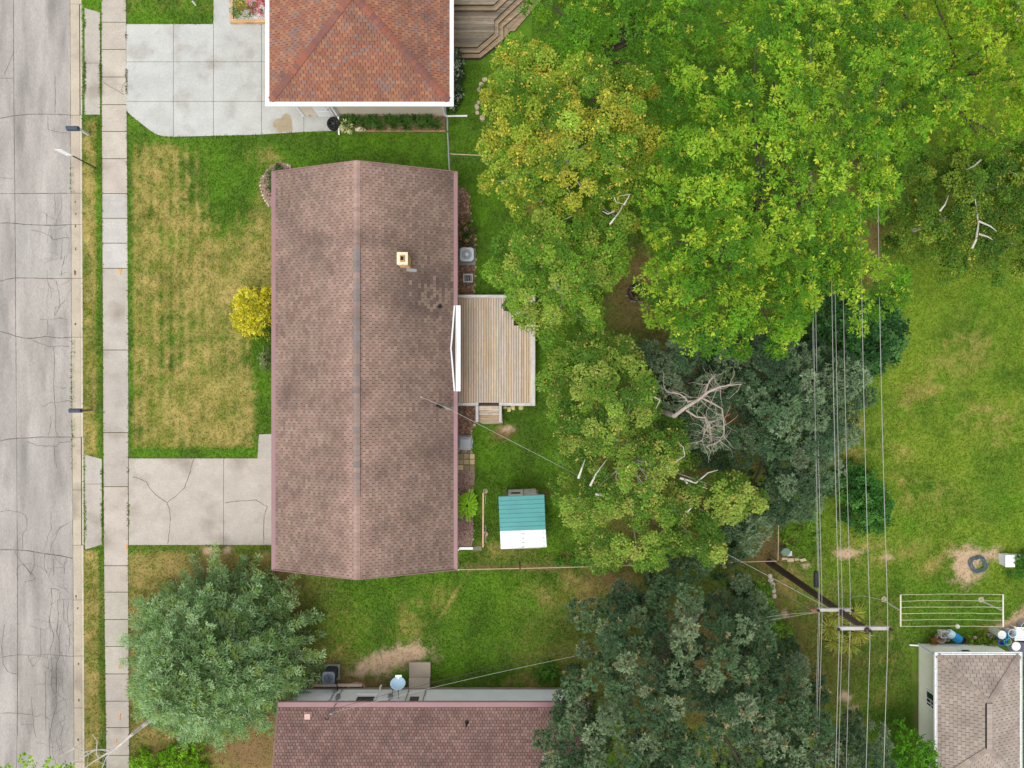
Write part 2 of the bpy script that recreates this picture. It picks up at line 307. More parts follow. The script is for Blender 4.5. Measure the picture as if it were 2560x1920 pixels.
def strip(mb, pts, w0, z, wob=.4, sub=6):
    """a thin crack: ragged ribbon following px polyline"""
    q = []
    for (x0, y0), (x1, y1) in zip(pts[:-1], pts[1:]):
        for k in range(sub): t = k/sub; q.append((x0+(x1-x0)*t+random.uniform(-wob, wob), y0+(y1-y0)*t+random.uniform(-wob, wob)))
    q.append(pts[-1]); ww = [w0*random.uniform(.45, 1.25) for _ in q]; ww[0] = ww[-1] = w0*.3
    W = [Vector(P(x, y, z)) for x, y in q]
    for i in range(len(W)-1):
        d = (W[i+1]-W[i]); n = Vector((-d.y, d.x, 0)).normalized() if d.length > 1e-6 else Vector((1, 0, 0))
        mb.add([W[i]-n*ww[i], W[i]+n*ww[i], W[i+1]+n*ww[i+1], W[i+1]-n*ww[i+1]][::-1], [[0, 1, 2, 3]])
def walker(x, y, ang, n, step=9, wig=.5, lim=(50, 176)):
    pts = [(x, y)]
    for _ in range(n):
        ang += random.uniform(-wig, wig); x += math.cos(ang)*step; y += math.sin(ang)*step
        if not lim[0] < x < lim[1]: break
        pts.append((x, y))
    return pts
CR = [[(137, 186), (137.5, 230), (138, 285)], [(119, 288), (121, 325), (150, 331), (176, 334)], [(137, 484), (138, 540)], [(152, 486), (154, 525), (144, 545), (140, 560)], [(116, 532), (117, 560)],
      [(75, 574), (108, 582), (126, 590), (131, 600)], [(127, 572), (128, 590), (133, 600), (160, 594), (176, 595)], [(157, 598), (153, 640), (152, 650)], [(162, 640), (155, 670), (153, 692)], [(139, 700), (147, 730), (150, 765), (137, 790)], [(168, 745), (155, 760), (138, 770), (136, 795)],
      [(100, 797), (118, 800), (120, 815), (118, 838)], [(120, 798), (158, 796)], [(80, 850), (110, 862), (134, 868), (137, 905), (134, 960), (136, 1005)], [(134, 866), (158, 865), (174, 867)], [(136, 1005), (140, 1030), (139, 1075), (145, 1091)], [(105, 1018), (125, 1007), (178, 1001)], [(128, 1040), (127, 1065), (120, 1092)],
      [(65, 1103), (95, 1114), (140, 1116), (150, 1106), (180, 1104)], [(135, 1110), (137, 1150), (142, 1170)], [(0, 1280), (20, 1276), (45, 1280), (64, 1287), (68, 1300), (66, 1325), (57, 1332), (56, 1375)], [(178, 1303), (150, 1318), (138, 1345), (128, 1360), (126, 1382)], [(127, 1275), (128, 1330)],
      [(38, 1378), (42, 1390), (55, 1408), (62, 1416), (85, 1440)], [(85, 1378), (85, 1415), (75, 1440)], [(111, 1385), (111, 1420), (118, 1435)], [(53, 1410), (43, 1420), (42, 1440)], [(60, 1412), (78, 1438)], [(168, 1393), (160, 1410), (161, 1435)], [(133, 1395), (134, 1440)],
      [(150, 1476), (128, 1470), (130, 1505), (122, 1560), (128, 1580)], [(143, 1500), (146, 1540), (142, 1580), (150, 1610)], [(158, 1497), (160, 1548), (172, 1566), (180, 1560)], [(172, 1500), (168, 1540), (175, 1580), (172, 1630)], [(120, 1540), (135, 1590), (127, 1620), (126, 1638)], [(152, 1560), (147, 1600), (149, 1637)],
      [(150, 1637), (140, 1665), (142, 1700), (140, 1740), (141, 1765), (130, 1800), (122, 1850), (125, 1890)], [(127, 1640), (130, 1670), (128, 1715), (135, 1735), (143, 1730)], [(102, 1570), (102, 1640), (85, 1665), (80, 1665)], [(113, 1675), (114, 1775), (115, 1830)], [(78, 1740), (82, 1790), (86, 1830), (90, 1845)],
      [(0, 1783), (45, 1783), (80, 1786), (90, 1792), (105, 1786), (125, 1800)], [(50, 1811), (84, 1811)], [(5, 1615), (8, 1660), (20, 1680), (44, 1686)], [(12, 1560), (5, 1600), (2, 1640)], [(60, 1455), (85, 1450), (88, 1443)], [(70, 1640), (78, 1660), (84, 1664)], [(0, 196), (34, 196)], [(0, 444), (36, 448)], [(10, 190), (34, 130)]]
mb = MB()
for p in CR: strip(mb, p, .009, -.114, .9)
random.seed(3)
for k in range(60):
    y0 = random.choice([random.uniform(480, 1000), random.uniform(1300, 1900), random.uniform(1440, 1900)]); strip(mb, walker(random.uniform(118, 172), y0, random.choice([math.pi/2, math.pi/2, 0, math.pi]), random.randint(3, 8)), .005, -.1145, .8, 3)
mb.build('surface_cracks', m_crack, road)['kind'] = 'stuff'
mb = MB()      # tar filled transverse joints with weeds
for ln in TR[2:9]: strip(mb, [(max(x, -60), y) for x, y in ln if x > -60], .016, -.1135, .35)
strip(mb, [(midx(y), y) for y in range(-60, 1000, 60)], .011, -.1137, .3); strip(mb, [(midx(y), y) for y in range(1300, 1880, 60)], .011, -.1137, .3)
mb.build('joint_sealant', m_crack, road)
# gutter pan and kerb
kerb = MB().prism(PP([(173, -100), (212, -100), (218, 2000), (183, 2000)], -.2), -.4, -.17).build('kerb', m_moss); struct(kerb)
KJ = [-60, 10, 288, 483, 561, 696, 843, 1093, 1225, 1363, 1500, 1640, 1770, 1905, 2000]
for a, b in zip(KJ[:-1], KJ[1:]):
    a2, b2 = a+.5, b-.5; tan = jit(c(214, 200, 178), .04, .01)
    mb = MB(); mb.col = tan
    lo = [(float(RJX(y))+.5, y) for y in (a2, b2)]; hi = [(float(KERBX(y))-6.5, y) for y in (b2, a2)]
    mb.prism(PP(lo+hi, -.11), -.35, [-.105, -.105, -.118, -.118]); mb.build('gutter_pan', m_conc, kerb)
    drop = (10 <= a and b <= 290) or (1093 <= a < 1363)
    mb = MB(); mb.col = lerp(tan, c(226, 214, 196), .5); x = 2 if drop else 0
    q0 = [(float(KERBX(y))-6.4, y) for y in (a2, b2)]; q1 = [(float(KERBX(y))-.2+x*1.6, y) for y in (b2, a2)]
    zt = .013 if drop else .015
    mb.prism(PP(q0+q1, 0), -.35, [zt-(.1 if drop else .03)]*2+[zt, zt]); mb.build('kerb_stone', m_conc, kerb)
mb = MB()
strip(mb, [(float(RJX(y)), y) for y in range(-60, 1990, 60)], .014, -.108, .5, 5); mb.build('edge_seam', m_moss, kerb)
# ------------------------------------------------------------------ sidewalk
walk = MB().prism(PP([(258, -100), (311, -100), (318, 960), (320, 2000), (270, 2000), (262, 960)]), -.3, -.02).build('sidewalk', m_moss); struct(walk)
JY = [-80, -12, 56, 124, 193, 262, 329, 397, 484, 546, 608, 671, 875, 1081.5, 1216.5, 1414, 1480, 1548.5, 1616, 1684.5, 1752.5, 1818.5, 1888, 1960]
for i, (a, b) in enumerate(zip(JY[:-1], JY[1:])):
    new = 480 < (a+b)/2 < 670; base = c(214, 209, 201) if new else (c(212, 201, 186) if a < 480 or a > 1200 else c(206, 197, 184))
    mb = MB(); mb.col = jit(base, .06, .014); g_ = .9
    mb.prism(PP([(float(SWL(a))+.4, a+g_), (float(SWR(a))-.6, a+g_), (float(SWR(b))-.6, b-g_), (float(SWL(b))+.4, b-g_)]), -.15, .02+random.uniform(-.006, .006)); mb.build('paving_slab', m_conc, walk)
for pl, lab in ((APRON1, 158), (APRON2, 1210)):
    ap = MB().prism(PP(pl), -.3, -.1).build('driveway_apron', m_moss); struct(ap)
    for (a, b) in ((pl[0][1]+.5, lab-.5), (lab+.5, pl[2][1]-.3)):
        mb = MB(); mb.col = jit(c(205, 196, 184), .03, .01); first = a < lab
        xl, xr = pl[0][0]-.6, pl[1][0]+1.6
        q = [(xl, a), (xr, a+(11 if first else 0)), (xr, b), (xl, b+(12 if (not first and pl is APRON2) else 0))]
        mb.prism(PP(q), -.2, [.016, .026, .026, .016]); mb.build('apron_slab', m_conc, ap)
mb = MB(); mb.col = c(214, 204, 188); mb.prism(PP([(208, 303), (214, 293), (241, 290)]), -.2, .0); struct(mb.build('apron_wedge', m_conc))
mb = MB(); strip(mb, [(254, 203), (270, 213), (290, 225), (311, 237)], .011, .033, .8); strip(mb, [(315, 206), (306, 213), (303, 224), (307, 230)], .010, .033, .5); mb.build('crack', m_moss, walk)
m_orange = M('orange_paint', c(226, 150, 60), .8, .2, 6, .25, 40); mb = MB()
for q in ([(297, 672), (305, 672), (303, 681), (301, 687), (299, 681)], [(298, 1656), (301, 1655), (300, 1672), (297, 1674)], [(290, 1848), (292, 1848), (291, 1858), (289, 1858)], [(300, 1785), (302, 1784), (301, 1800), (299, 1800)], [(315, 1362), (320, 1362), (319, 1374), (316, 1376)]): mb.prism(PP(q, .03), .01, .0315)
mb.build('paint_mark', m_orange, walk); random.seed(31); mb = MB()
for k in range(70):
    x_, y_ = random.gauss(287, 12), random.choice([30, 90, 140, 240, 290, 360, 500, 560, 590, 640])+random.gauss(0, 12); r_ = random.uniform(.3, 1.1); mb.prism(PP([(x_+r_*random.uniform(.6, 1)*math.cos(a), y_+r_*random.uniform(.6, 1)*math.sin(a)) for a in np.linspace(0, 5.4, 6)], .03), .01, .0312)
mb.build('lichen_spots', M('lichen', c(232, 228, 218), .9), walk)['kind'] = 'stuff'
m_debris = M('leaf_debris', c(118, 92, 60), .95, .3, 8, .3, 40, bump=.6); mb = MB()
for (x_, y_, r_, n_) in ((187, 681, 5, 10), (182, 1090, 4, 8), (190, 1492, 4, 7), (188, 505, 1.5, 2), (189, 534, 2, 3), (188, 566, 2, 3), (189, 622, 1.5, 2), (188, 810, 2, 5), (187, 880, 1.5, 3), (194, 1520, 2, 4), (196, 1660, 2, 4), (197, 1750, 2, 4), (195, 1850, 2, 3)):
    for k in range(n_*2): a_ = random.uniform(0, 6.3); q_ = random.random()*r_; x2, y2, _ = P(x_+q_*.5*math.cos(a_), y_+q_*1.4*math.sin(a_), -.1); mb.rock(x2, y2, -.115, random.uniform(.012, .04), random.uniform(.015, .05), .018)
mb.build('leaf_debris', m_debris, kerb)['kind'] = 'stuff'
# ------------------------------------------------------------------ driveways
def clip(poly, x0, x1, y0, y1):
    for ax, lim, sg in ((0, x0, 1), (0, x1, -1), (1, y0, 1), (1, y1, -1)):
        out = []
        for p, q in zip(poly, poly[1:]+poly[:1]):
            ip = (p[ax]-lim)*sg >= 0; iq = (q[ax]-lim)*sg >= 0
            if ip: out.append(p)
            if ip != iq: t = (lim-p[ax])/(q[ax]-p[ax]); out.append((p[0]+(q[0]-p[0])*t, p[1]+(q[1]-p[1])*t))
        poly = out
        if len(poly) < 3: return []
    return poly
def panels(name, poly, xs, ys, colr, gap=.5):
    root = MB().prism(PP(poly), -.25, -.03).build(name, m_joint); struct(root)
    for x0, x1 in zip(xs[:-1], xs[1:]):
        for y0, y1 in zip(ys[:-1], ys[1:]):
            q = clip(list(poly), x0+gap, x1-gap, y0+gap, y1-gap)
            if q: mb = MB(); mb.col = jit(colr, .025, .006); mb.prism(PP(q), -.1, .026); mb.build('concrete_panel', m_conc, root)
    return root
d1 = panels('driveway', DRIVE1, [316, 434, 534, 654, 760, 845], [60, 155, 254, 343], c(214, 214, 207))
panels('garden_walk', WALK1, [530, 580], [-60, -5, 62], c(210, 210, 203))
mb = MB(); mb.prism(PP([(683, 308), (690, 298), (703, 296), (708, 288), (716, 284), (725, 288), (730, 300), (732, 330), (694, 331), (692, 321), (683, 318)]), .02, .0305); mb.build('water_stain', m_water, d1)
d2 = panels('driveway', DRIVE2, [322, 559.5, 701], [1145, 1363], c(212, 201, 187))
panels('garden_walk', WALK2, [640, 702], [1080, 1147], c(206, 198, 186))
mb = MB()
for p in ([(484, 1147), (476, 1175), (468, 1200), (461, 1220), (440, 1240), (425, 1250), (418, 1258)], [(418, 1258), (424, 1275), (426, 1300), (424, 1325), (419, 1361)], [(330, 1192), (350, 1197), (366, 1205), (375, 1222), (388, 1236), (418, 1258)], [(561, 1257), (590, 1253), (640, 1250), (668, 1267), (660, 1290), (659, 1361)]): strip(mb, p, .013, .031, .6)
mb.build('crack', m_crack, d2)
# garden beds
for k, pl in BEDS.items():
    nm = k.split('.')[0]; struct(MB().prism(PP(pl), -.1, .035).build(nm, m_gravel if 'gravel' in nm or 'corner' in nm else m_mulch))
# ------------------------------------------------------------------ roofs with real shingle tabs
def clipconv(rect_, poly):
    out = list(rect_)
    for (ax, ay), (bx, by) in zip(poly, poly[1:]+poly[:1]):
        src = out; out = []
        side = lambda p: (bx-ax)*(p[1]-ay)-(by-ay)*(p[0]-ax)
        for p, q in zip(src, src[1:]+src[:1]):
            sp, sq = side(p), side(q)
            if sp >= 0: out.append(p)
            if (sp > 0 > sq) or (sp < 0 < sq): t = sp/(sp-sq); out.append((p[0]+(q[0]-p[0])*t, p[1]+(q[1]-p[1])*t))
        if len(out) < 3: return []
    return out
TABMESH = {}
def tab_mesh(key, w_, e_, th, colr, mat):
    mb = MB(); mb.col = colr
    mb.add([(0, 0, 0), (w_, 0, 0), (w_, e_, 0), (0, e_, 0), (0, 0, th), (w_, 0, th), (w_, e_, .002), (0, e_, .002)], [[4, 5, 6, 7], [0, 1, 5, 4], [1, 2, 6, 5], [3, 0, 4, 7]])
    me = bpy.data.meshes.new('shingle'); me.from_pydata(mb.v, [], mb.f); at = me.color_attributes.new('Col', 'FLOAT_COLOR', 'CORNER')
    at.data.foreach_set('color', [*colr, 1]*sum(len(f) for f in mb.f)); me.materials.append(mat); return me
def shingles(roof, faces, expo, tab, pal, mat, n_ind, stagger=.5, seed=1, tint=None):
    rr = random.Random(seed); variants = [jit(pal[q % len(pal)], .05, .015) for q in range(14)]; field = MB(); cand = []
    g_ = .022; th = .017
    for pts in faces:
        p0 = Vector(pts[0]); u = (Vector(pts[1])-p0).normalized(); n = u.cross(Vector(pts[2])-p0).normalized(); v = n.cross(u)
        poly = [((Vector(p)-p0).dot(u), (Vector(p)-p0).dot(v)) for p in pts]
        um = max(q[0] for q in poly); u0m = min(q[0] for q in poly); vm = max(q[1] for q in poly)
        for r in range(int(vm/expo)+1):
            v0 = r*expo; off = (r % 2)*stagger*tab+rr.uniform(-.02, .02)*tab; i = -1
            while u0m+off+i*tab < um:
                a = u0m+off+i*tab; i += 1; rc = [(a+g_/2, v0), (a+tab-g_/2, v0), (a+tab-g_/2, v0+expo), (a+g_/2, v0+expo)]
                q = clipconv(rc, poly)
                if not q: continue
                k = rr.randrange(14); full = len(q) == 4 and all(abs(x-y) < 1e-6 for s_, t_ in zip(q, rc) for x, y in zip(s_, t_))
                if full: cand.append((v0, p0, u, v, n, a+g_/2, k)); continue
                poly_add(field, q, p0, u, v, n, v0, expo, th, tint(variants[k], p0+u*a+v*v0) if tint else variants[k])
    cand.sort(key=lambda t: (-round(t[0], 3), t[5]))
    meshes = {}
    for j, (v0, p0, u, v, n, a, k) in enumerate(cand):
        if j < n_ind:
            if k not in meshes: meshes[k] = tab_mesh(k, tab-g_, expo, th, tint(variants[k], p0+u*a+v*v0) if tint else variants[k], mat)
            o = bpy.data.objects.new('shingle', meshes[k]); COL.objects.link(o); o.parent = roof; ORG[o.name] = ORG[roof.name]
            pos = p0+u*a+v*v0-ORG[roof.name]; o.matrix_basis = Matrix(((u.x, v.x, n.x, pos.x), (u.y, v.y, n.y, pos.y), (u.z, v.z, n.z, pos.z), (0, 0, 0, 1)))
        else:
            poly_add(field, [(a, v0), (a+tab-g_, v0), (a+tab-g_, v0+expo), (a, v0+expo)], p0, u, v, n, v0, expo, th*rr.uniform(.7, 1.5), tint(jit(variants[k], .05, .01), p0+u*a+v*v0) if tint else jit(variants[k], .05, .01))
    o = field.build('shingle_field', mat, roof); o['kind'] = 'stuff'
def poly_add(mb, q, p0, u, v, n, v0, expo, th, colr):
    m = len(q); mb.col = colr
    top = [p0+u*a+v*b+n*(th+(.002-th)*(b-v0)/expo) for a, b in q]; bot = [p0+u*a+v*b for a, b in q]
    mb.add(bot+top, [[m+i for i in range(m)]]+[[i, (i+1) % m, m+(i+1) % m, m+i] for i in range(m)])
def caps(roof, a, b, wid, n, pal, mat, name='ridge_cap', up=.03, drop=.25, flat=False):
    a = Vector(a); b = Vector(b); a = a.lerp(b, .012) if name == 'hip_cap' else a; d = (b-a)/n; s = d.cross(Vector((0, 0, 1))).normalized()*wid
    for i in range(n):
        mb = MB(); mb.col = jit(random.choice(pal), .08, .02); p = a+d*i*1.0; q = a+d*(i+1.04)
        z0 = Vector((0, 0, up+.012)); z1 = Vector((0, 0, up)); dz = Vector((0, 0, -wid*drop))
        mb.add([p+s+z0+dz, p+z0, p-s+z0+dz, q-s+z1+dz, q+z1, q+s+z1+dz, p+s+dz*1.4, p-s+dz*1.4, q-s+dz*1.4, q+s+dz*1.4],
               [[0, 1, 4, 5], [1, 2, 3, 4], [0, 6, 7, 2, 1], [0, 5, 9, 6], [2, 7, 8, 3]])
        mb.build(name, mat, roof)
def gutter(parent, pts, wid, mat, name='gutter'):
    """closed-top gutter box along points (outer edge), wid inward side given by left normal"""
    for a, b in zip(pts[:-1], pts[1:]):
        a = Vector(a); b = Vector(b); d = (b-a).normalized(); s = Vector((-d.y, d.x, 0))*wid
        prof = [(0, -.11), (0, .0), (.15, .018), (.85, .006), (1, .0), (1, -.11)]
        vs = [a+s*u+Vector((0, 0, z)) for u, z in prof]+[b+s*u+Vector((0, 0, z)) for u, z in prof]; k = len(prof)
        MB().add(vs, [[i, i+1, k+i+1, k+i] for i in range(k-1)]+[[k-1, 0, k, 2*k-1], list(range(k-1, -1, -1)), [k+i for i in range(k)]]).build(name, mat, parent)
def siding(mb, a, b, z0, z1, pitch, out):
    a = Vector(a); b = Vector(b); o = Vector((*out, 0)); z = z0
    while z < z1-1e-3:
        t = min(z+pitch, z1); mb.add([(*(a+o*.02).to_2d(), z), (*(b+o*.02).to_2d(), z), (*(b+o*.002).to_2d(), t), (*(a+o*.002).to_2d(), t), (*a.to_2d(), z), (*b.to_2d(), z)], [[0, 1, 2, 3], [4, 5, 1, 0]]); z = t
# ------------------------------------------------------------------ main house
E = 2.5; R_ = 4.17; xl, xr, yn, ys = -10.97, -2.73, 9.85, -8.62; xm = (xl+xr)/2
hs_ = thing('house', 'long single-storey house with mauve-brown gable roof, tan chimney and mauve gutters', 'house', (xm, (yn+ys)/2, 0))
wl, wr, wn, ws = xl+.3, xr-.3, yn-.35, ys+.35
mb = MB(); mb.col = c(196, 178, 160); wr_z = E-.12; rz = R_-.2
mb.add([(wl, ws, 0), (wr, ws, 0), (wr, wn, 0), (wl, wn, 0), (wl, ws, wr_z), (wr, ws, wr_z), (wr, wn, wr_z), (wl, wn, wr_z), (xm, ws, rz), (xm, wn, rz)], [[0, 1, 5, 8, 4], [2, 3, 7, 9, 6], [1, 2, 6, 5], [3, 0, 4, 7]]); mb.build('wall', m_col, hs_)
mb = MB(); th = .13
def wside(x0, z0, x1, z1): return [(x0, ys, z0), (x1, ys, z1), (x1, yn, z1), (x0, yn, z0)]
mb.slab(wside(xl, E, xm, R_), th); mb.slab(wside(xm, R_, xr, E), th); roofA = mb.build('roof', m_under, hs_)
def wearA(k, p):
    # algae staining and lichen: clean pale tabs along the ridge, dark streaks lower down, bleached lichen patch below the chimney
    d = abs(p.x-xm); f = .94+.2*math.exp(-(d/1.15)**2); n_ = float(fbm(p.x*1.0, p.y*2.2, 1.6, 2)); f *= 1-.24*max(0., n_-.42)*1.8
    if p.x > xm:
        e = min(1, max(0, (d-1.3)/2.2)); f *= 1-.16*e*(.4+1.2*float(fbm(p.x, p.y, 2.4, 1)))
        g_ = math.exp(-(((p.x+4.0)/1.6)**2+((p.y-4.1)/1.3)**2)); f *= 1-.32*g_; k = lerp(k, c(104, 92, 86), .45*g_*1.0)
        l_ = math.exp(-(((p.x+3.45)/.75)**2+((p.y-3.9)/.95)**2))
        if random.random() < l_*.8: return lerp(tuple(v*.8 for v in k), c(170, 146, 122), random.uniform(.05, .4))
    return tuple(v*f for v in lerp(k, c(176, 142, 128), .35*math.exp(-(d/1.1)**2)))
palA = [c(164, 138, 123), c(158, 132, 118), c(169, 143, 127), c(152, 127, 114), c(149, 123, 111), c(161, 138, 125), c(157, 134, 120)]
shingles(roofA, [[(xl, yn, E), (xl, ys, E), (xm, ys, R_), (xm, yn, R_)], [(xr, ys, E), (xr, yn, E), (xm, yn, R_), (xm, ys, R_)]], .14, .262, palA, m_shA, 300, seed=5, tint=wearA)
# slopes differ in wear; ridge caps and ridge vent
vy0, vy1 = (960-610)/56.65, (960-1240)/56.65
palR = [c(178, 150, 138), c(170, 142, 130)]
caps(roofA, (xm, yn, R_), (xm, vy0, R_), .15, 18, palR, m_shA, up=.02, drop=.38); caps(roofA, (xm, vy1, R_), (xm, ys, R_), .15, 18, palR, m_shA, up=.02, drop=.38)
caps(roofA, (xm, vy0, R_), (xm, vy1, R_), .15, 44, [c(150, 134, 126), c(158, 138, 128), c(142, 132, 130), c(164, 140, 130)], m_shA, name='ridge_vent_cap', up=.075, drop=.3)
for s in (-1, 1): MB().box(xm+s*.13-.012, xm+s*.13+.012, vy1, vy0, R_-.06, R_+.035).build('vent_slot', m_dark, roofA)
# mauve gutters, broken at the patio
py_a, py_b = (960-765)/53.5, (960-978)/53.5
gutter(hs_, [(xl-.21, yn, E+.0), (xl-.21, ys, E)], .2, m_mauve) if False else None
def gut(x, y0, y1, sgn, mat, wid=.205, z=E):
    gutter(hs_, [(x, y0, z), (x, y1, z)], wid*sgn, mat)
gut(xl-.215, yn, ys, 1, m_mauve); gut(xr+.215, yn, py_a, -1, m_mauve); gut(xr+.215, py_b, ys, -1, m_mauve)
for (a, b) in (((xl-.2, yn, E), (xm, yn, R_)), ((xm, yn, R_), (xr+.2, yn, E)), ((xl-.2, ys, E), (xm, ys, R_)), ((xm, ys, R_), (xr+.2, ys, E))):
    s = .03 if a[1] > 0 else -.03
    MB().add([(a[0], a[1], a[2]+.015), (b[0], b[1], b[2]+.015), (b[0], b[1]+s, b[2]+.015), (a[0], a[1]+s, a[2]+.015), (a[0], a[1], a[2]-.17), (b[0], b[1], b[2]-.17), (b[0], b[1]+s, b[2]-.17), (a[0], a[1]+s, a[2]-.17)],
             [[0, 1, 2, 3], [3, 2, 6, 7], [4, 5, 1, 0]]).build('rake_board', m_mauve, hs_)
# little saddle over the patio door: white gutter, white valley trim, shingled triangle
pm = (py_a+py_b)/2; apx = (1127-1280)/F*(H-2.72)
sad = thing_part = None
mb = MB(); mb.box(xr+.145, xr+.335, py_b, py_a, E-.10, E+.035); sg = mb.build('patio_gutter', m_white, hs_)
mb = MB(); mb.add([(xr+.12, py_b, E+.01), (xr+.14, py_b, E+.01), (xr+.14, py_a, E+.01), (xr+.12, py_a, E+.01), (xr+.12, pm, E+.14), (xr+.14, pm, E+.14)], [[1, 2, 5], [0, 4, 3], [0, 1, 5, 4], [4, 5, 2, 3]]); mb.build('patio_gable', m_white, hs_)
zz = lambda x: R_-(x-xm)*(R_-E)/(xr-xm)
mb = MB(); mb.col = c(92, 78, 72)
mb.add([(xr+.12, py_b, E+.012), (xr+.12, pm, E+.135), (apx, pm, zz(apx)+.035), (xr+.12, py_a, E+.012)], [[0, 1, 2], [1, 3, 2]]); mb.build('patio_saddle', m_shA, hs_)
for ye in (py_a, py_b):
    a = Vector((xr+.06, ye, E+.035)); b = Vector((apx, pm, zz(apx)+.05)); d = (b-a).normalized(); s = Vector((-.034, 0, .012))
    MB().add([a-s, a+s, b+s, b-s], [[0, 1, 2, 3]] if ye < pm else [[3, 2, 1, 0]]).build('valley_flashing', m_white, hs_)
# chimney
cx0, cx1, cy0, cy1 = -5.02, -4.60, 5.26, 5.75
mb = MB(); mb.col = c(214, 176, 128); mb.box(cx0, cx1, cy0, cy1, 2.9, 4.32); ch = mb.build('chimney', m_col, hs_)
random.seed(21)
for z in range(10):       # brick courses on the two faces the slope leaves open, set proud of the mortar
    z0 = 3.02+z*.13; o = .11*(z % 2)
    for f in range(4):
        Lr = (cx1-cx0) if f in (0, 2) else (cy1-cy0); t = -o
        while t < Lr-.02:
            a, b = max(t+.006, 0), min(t+.214, Lr); t += .22
            if b-a < .03: continue
            mb = MB(); mb.col = jit(c(222, 178, 122), .08, .03)
            if f == 0: mb.box(cx0+a, cx0+b, cy0-.008, cy0+.01, z0, z0+.118)
            elif f == 2: mb.box(cx0+a, cx0+b, cy1-.01, cy1+.008, z0, z0+.118)
            elif f == 1: mb.box(cx1-.01, cx1+.008, cy0+a, cy0+b, z0, z0+.118)
            else: mb.box(cx0-.008, cx0+.01, cy0+a, cy0+b, z0, z0+.118)
            mb.build('brick', m_stone, ch)
mb = MB(); mb.col = c(232, 216, 184)
for q in ((cx0-.03, cx1+.03, cy0-.03, cy0+.1), (cx0-.03, cx1+.03, cy1-.1, cy1+.03), (cx0-.03, cx0+.1, cy0+.1, cy1-.1), (cx1-.1, cx1+.03, cy0+.1, cy1-.1)): mb.box(*q, 4.322, 4.38)
mb.build('chimney_cap', m_stone, ch)
mb = MB(); mb.col = c(196, 156, 104); a, b, d, e = cx0+.11, cx1-.11, cy0+.12, cy1-.12
for q in ((a, b, d, d+.03), (a, b, e-.03, e), (a, a+.03, d+.03, e-.03), (b-.03, b, d+.03, e-.03)): mb.box(*q, 4.325, 4.46)
mb.build('flue', m_stone, ch); MB().box(a+.03, b-.03, d+.03, e-.03, 4.325, 4.34).build('flue_opening', m_dark, ch)
MB().slab([(-4.78, 5.10, zz(-4.78)+.03), (-4.34, 5.10, zz(-4.34)+.03), (-4.34, 5.24, zz(-4.34)+.03), (-4.78, 5.24, zz(-4.78)+.03)], .02).build('flashing', m_metal, ch)
for (px, py, r, hh) in ((1099, 766, .055, .28), (1094, 1014, .05, .2), (1101, 1017, .05, .2)):
    x, y, _ = P(px, py, zz((px-1280)/F*(H-3))+.1); z = zz(x); mb = MB().lathe(x, y, [(r*1.9, z-.05), (r*1.8, z+.05), (r, z+.08), (r, z+hh), (r*.7, z+hh), (r*.7, z+.1)], 12); mb.build('vent_pipe', m_dark, hs_)
# patio door and windows on the yard and street walls, downspout
for (y0, y1, z0, z1, xw, s) in ((py_b+.6, py_a-.9, .78, 2.2, wr, 1), (6.2, 7.6, 1.0, 2.1, wr, 1), (-6.6, -5.2, 1.0, 2.1, wr, 1), (5.0, 7.2, .9, 2.1, wl, -1), (.2, 2.6, .7, 2.1, wl, -1), (-1.6, -.7, .1, 2.15, wl, -1), (-7.6, -4.4, .05, 2.2, wl, -1)):
    dr = z0 < .2; wdo = MB(); wdo.box(*sorted((xw, xw+s*.05)), y0, y1, z0, z1); o = wdo.build('door' if dr else 'window', m_white, hs_)
    mb = MB()
    if not dr:
        mb.box(*sorted((xw+s*.051, xw+s*.058)), y0+.08, (y0+y1)/2-.03, z0+.08, z1-.08); mb.box(*sorted((xw+s*.051, xw+s*.058)), (y0+y1)/2+.03, y1-.08, z0+.08, z1-.08); mb.build('pane', m_glass, o)
    else:
        for k in range(4): mb.box(*sorted((xw+s*.051, xw+s*.06)), y0+.1, y1-.1, z0+.12+k*.5, z0+.5+k*.5)
        mb.col = None; mb.build('door_panel', m_white, o)
# service mast with weatherhead and its brace
MT = Vector(P(1116, 1020, 4.05)); zb = zz(MT.x)
mb = MB().tube([(MT.x, MT.y, zb-.1), (MT.x, MT.y, 4.0)], .035, 8).tube([(MT.x, MT.y, 4.0), (MT.x+.06, MT.y-.02, 4.08), (MT.x+.16, MT.y-.05, 4.03)], [.06, .065, .04], 8).tube([(MT.x-.1, MT.y+.06, 3.9), (MT.x+.14, MT.y-.07, 3.94)], .03, 6); mb.build('service_mast', m_metal, hs_)
br = Vector(P(1049, 993, 3.65)); MB().tube([(br.x, br.y, zz(br.x)+.03), (MT.x, MT.y, 3.85)], .012, 5).tube([(br.x-.04, br.y, zz(br.x)+.04), (br.x+.05, br.y, zz(br.x)+.05)], .035, 6).build('mast_brace', m_wire, hs_)
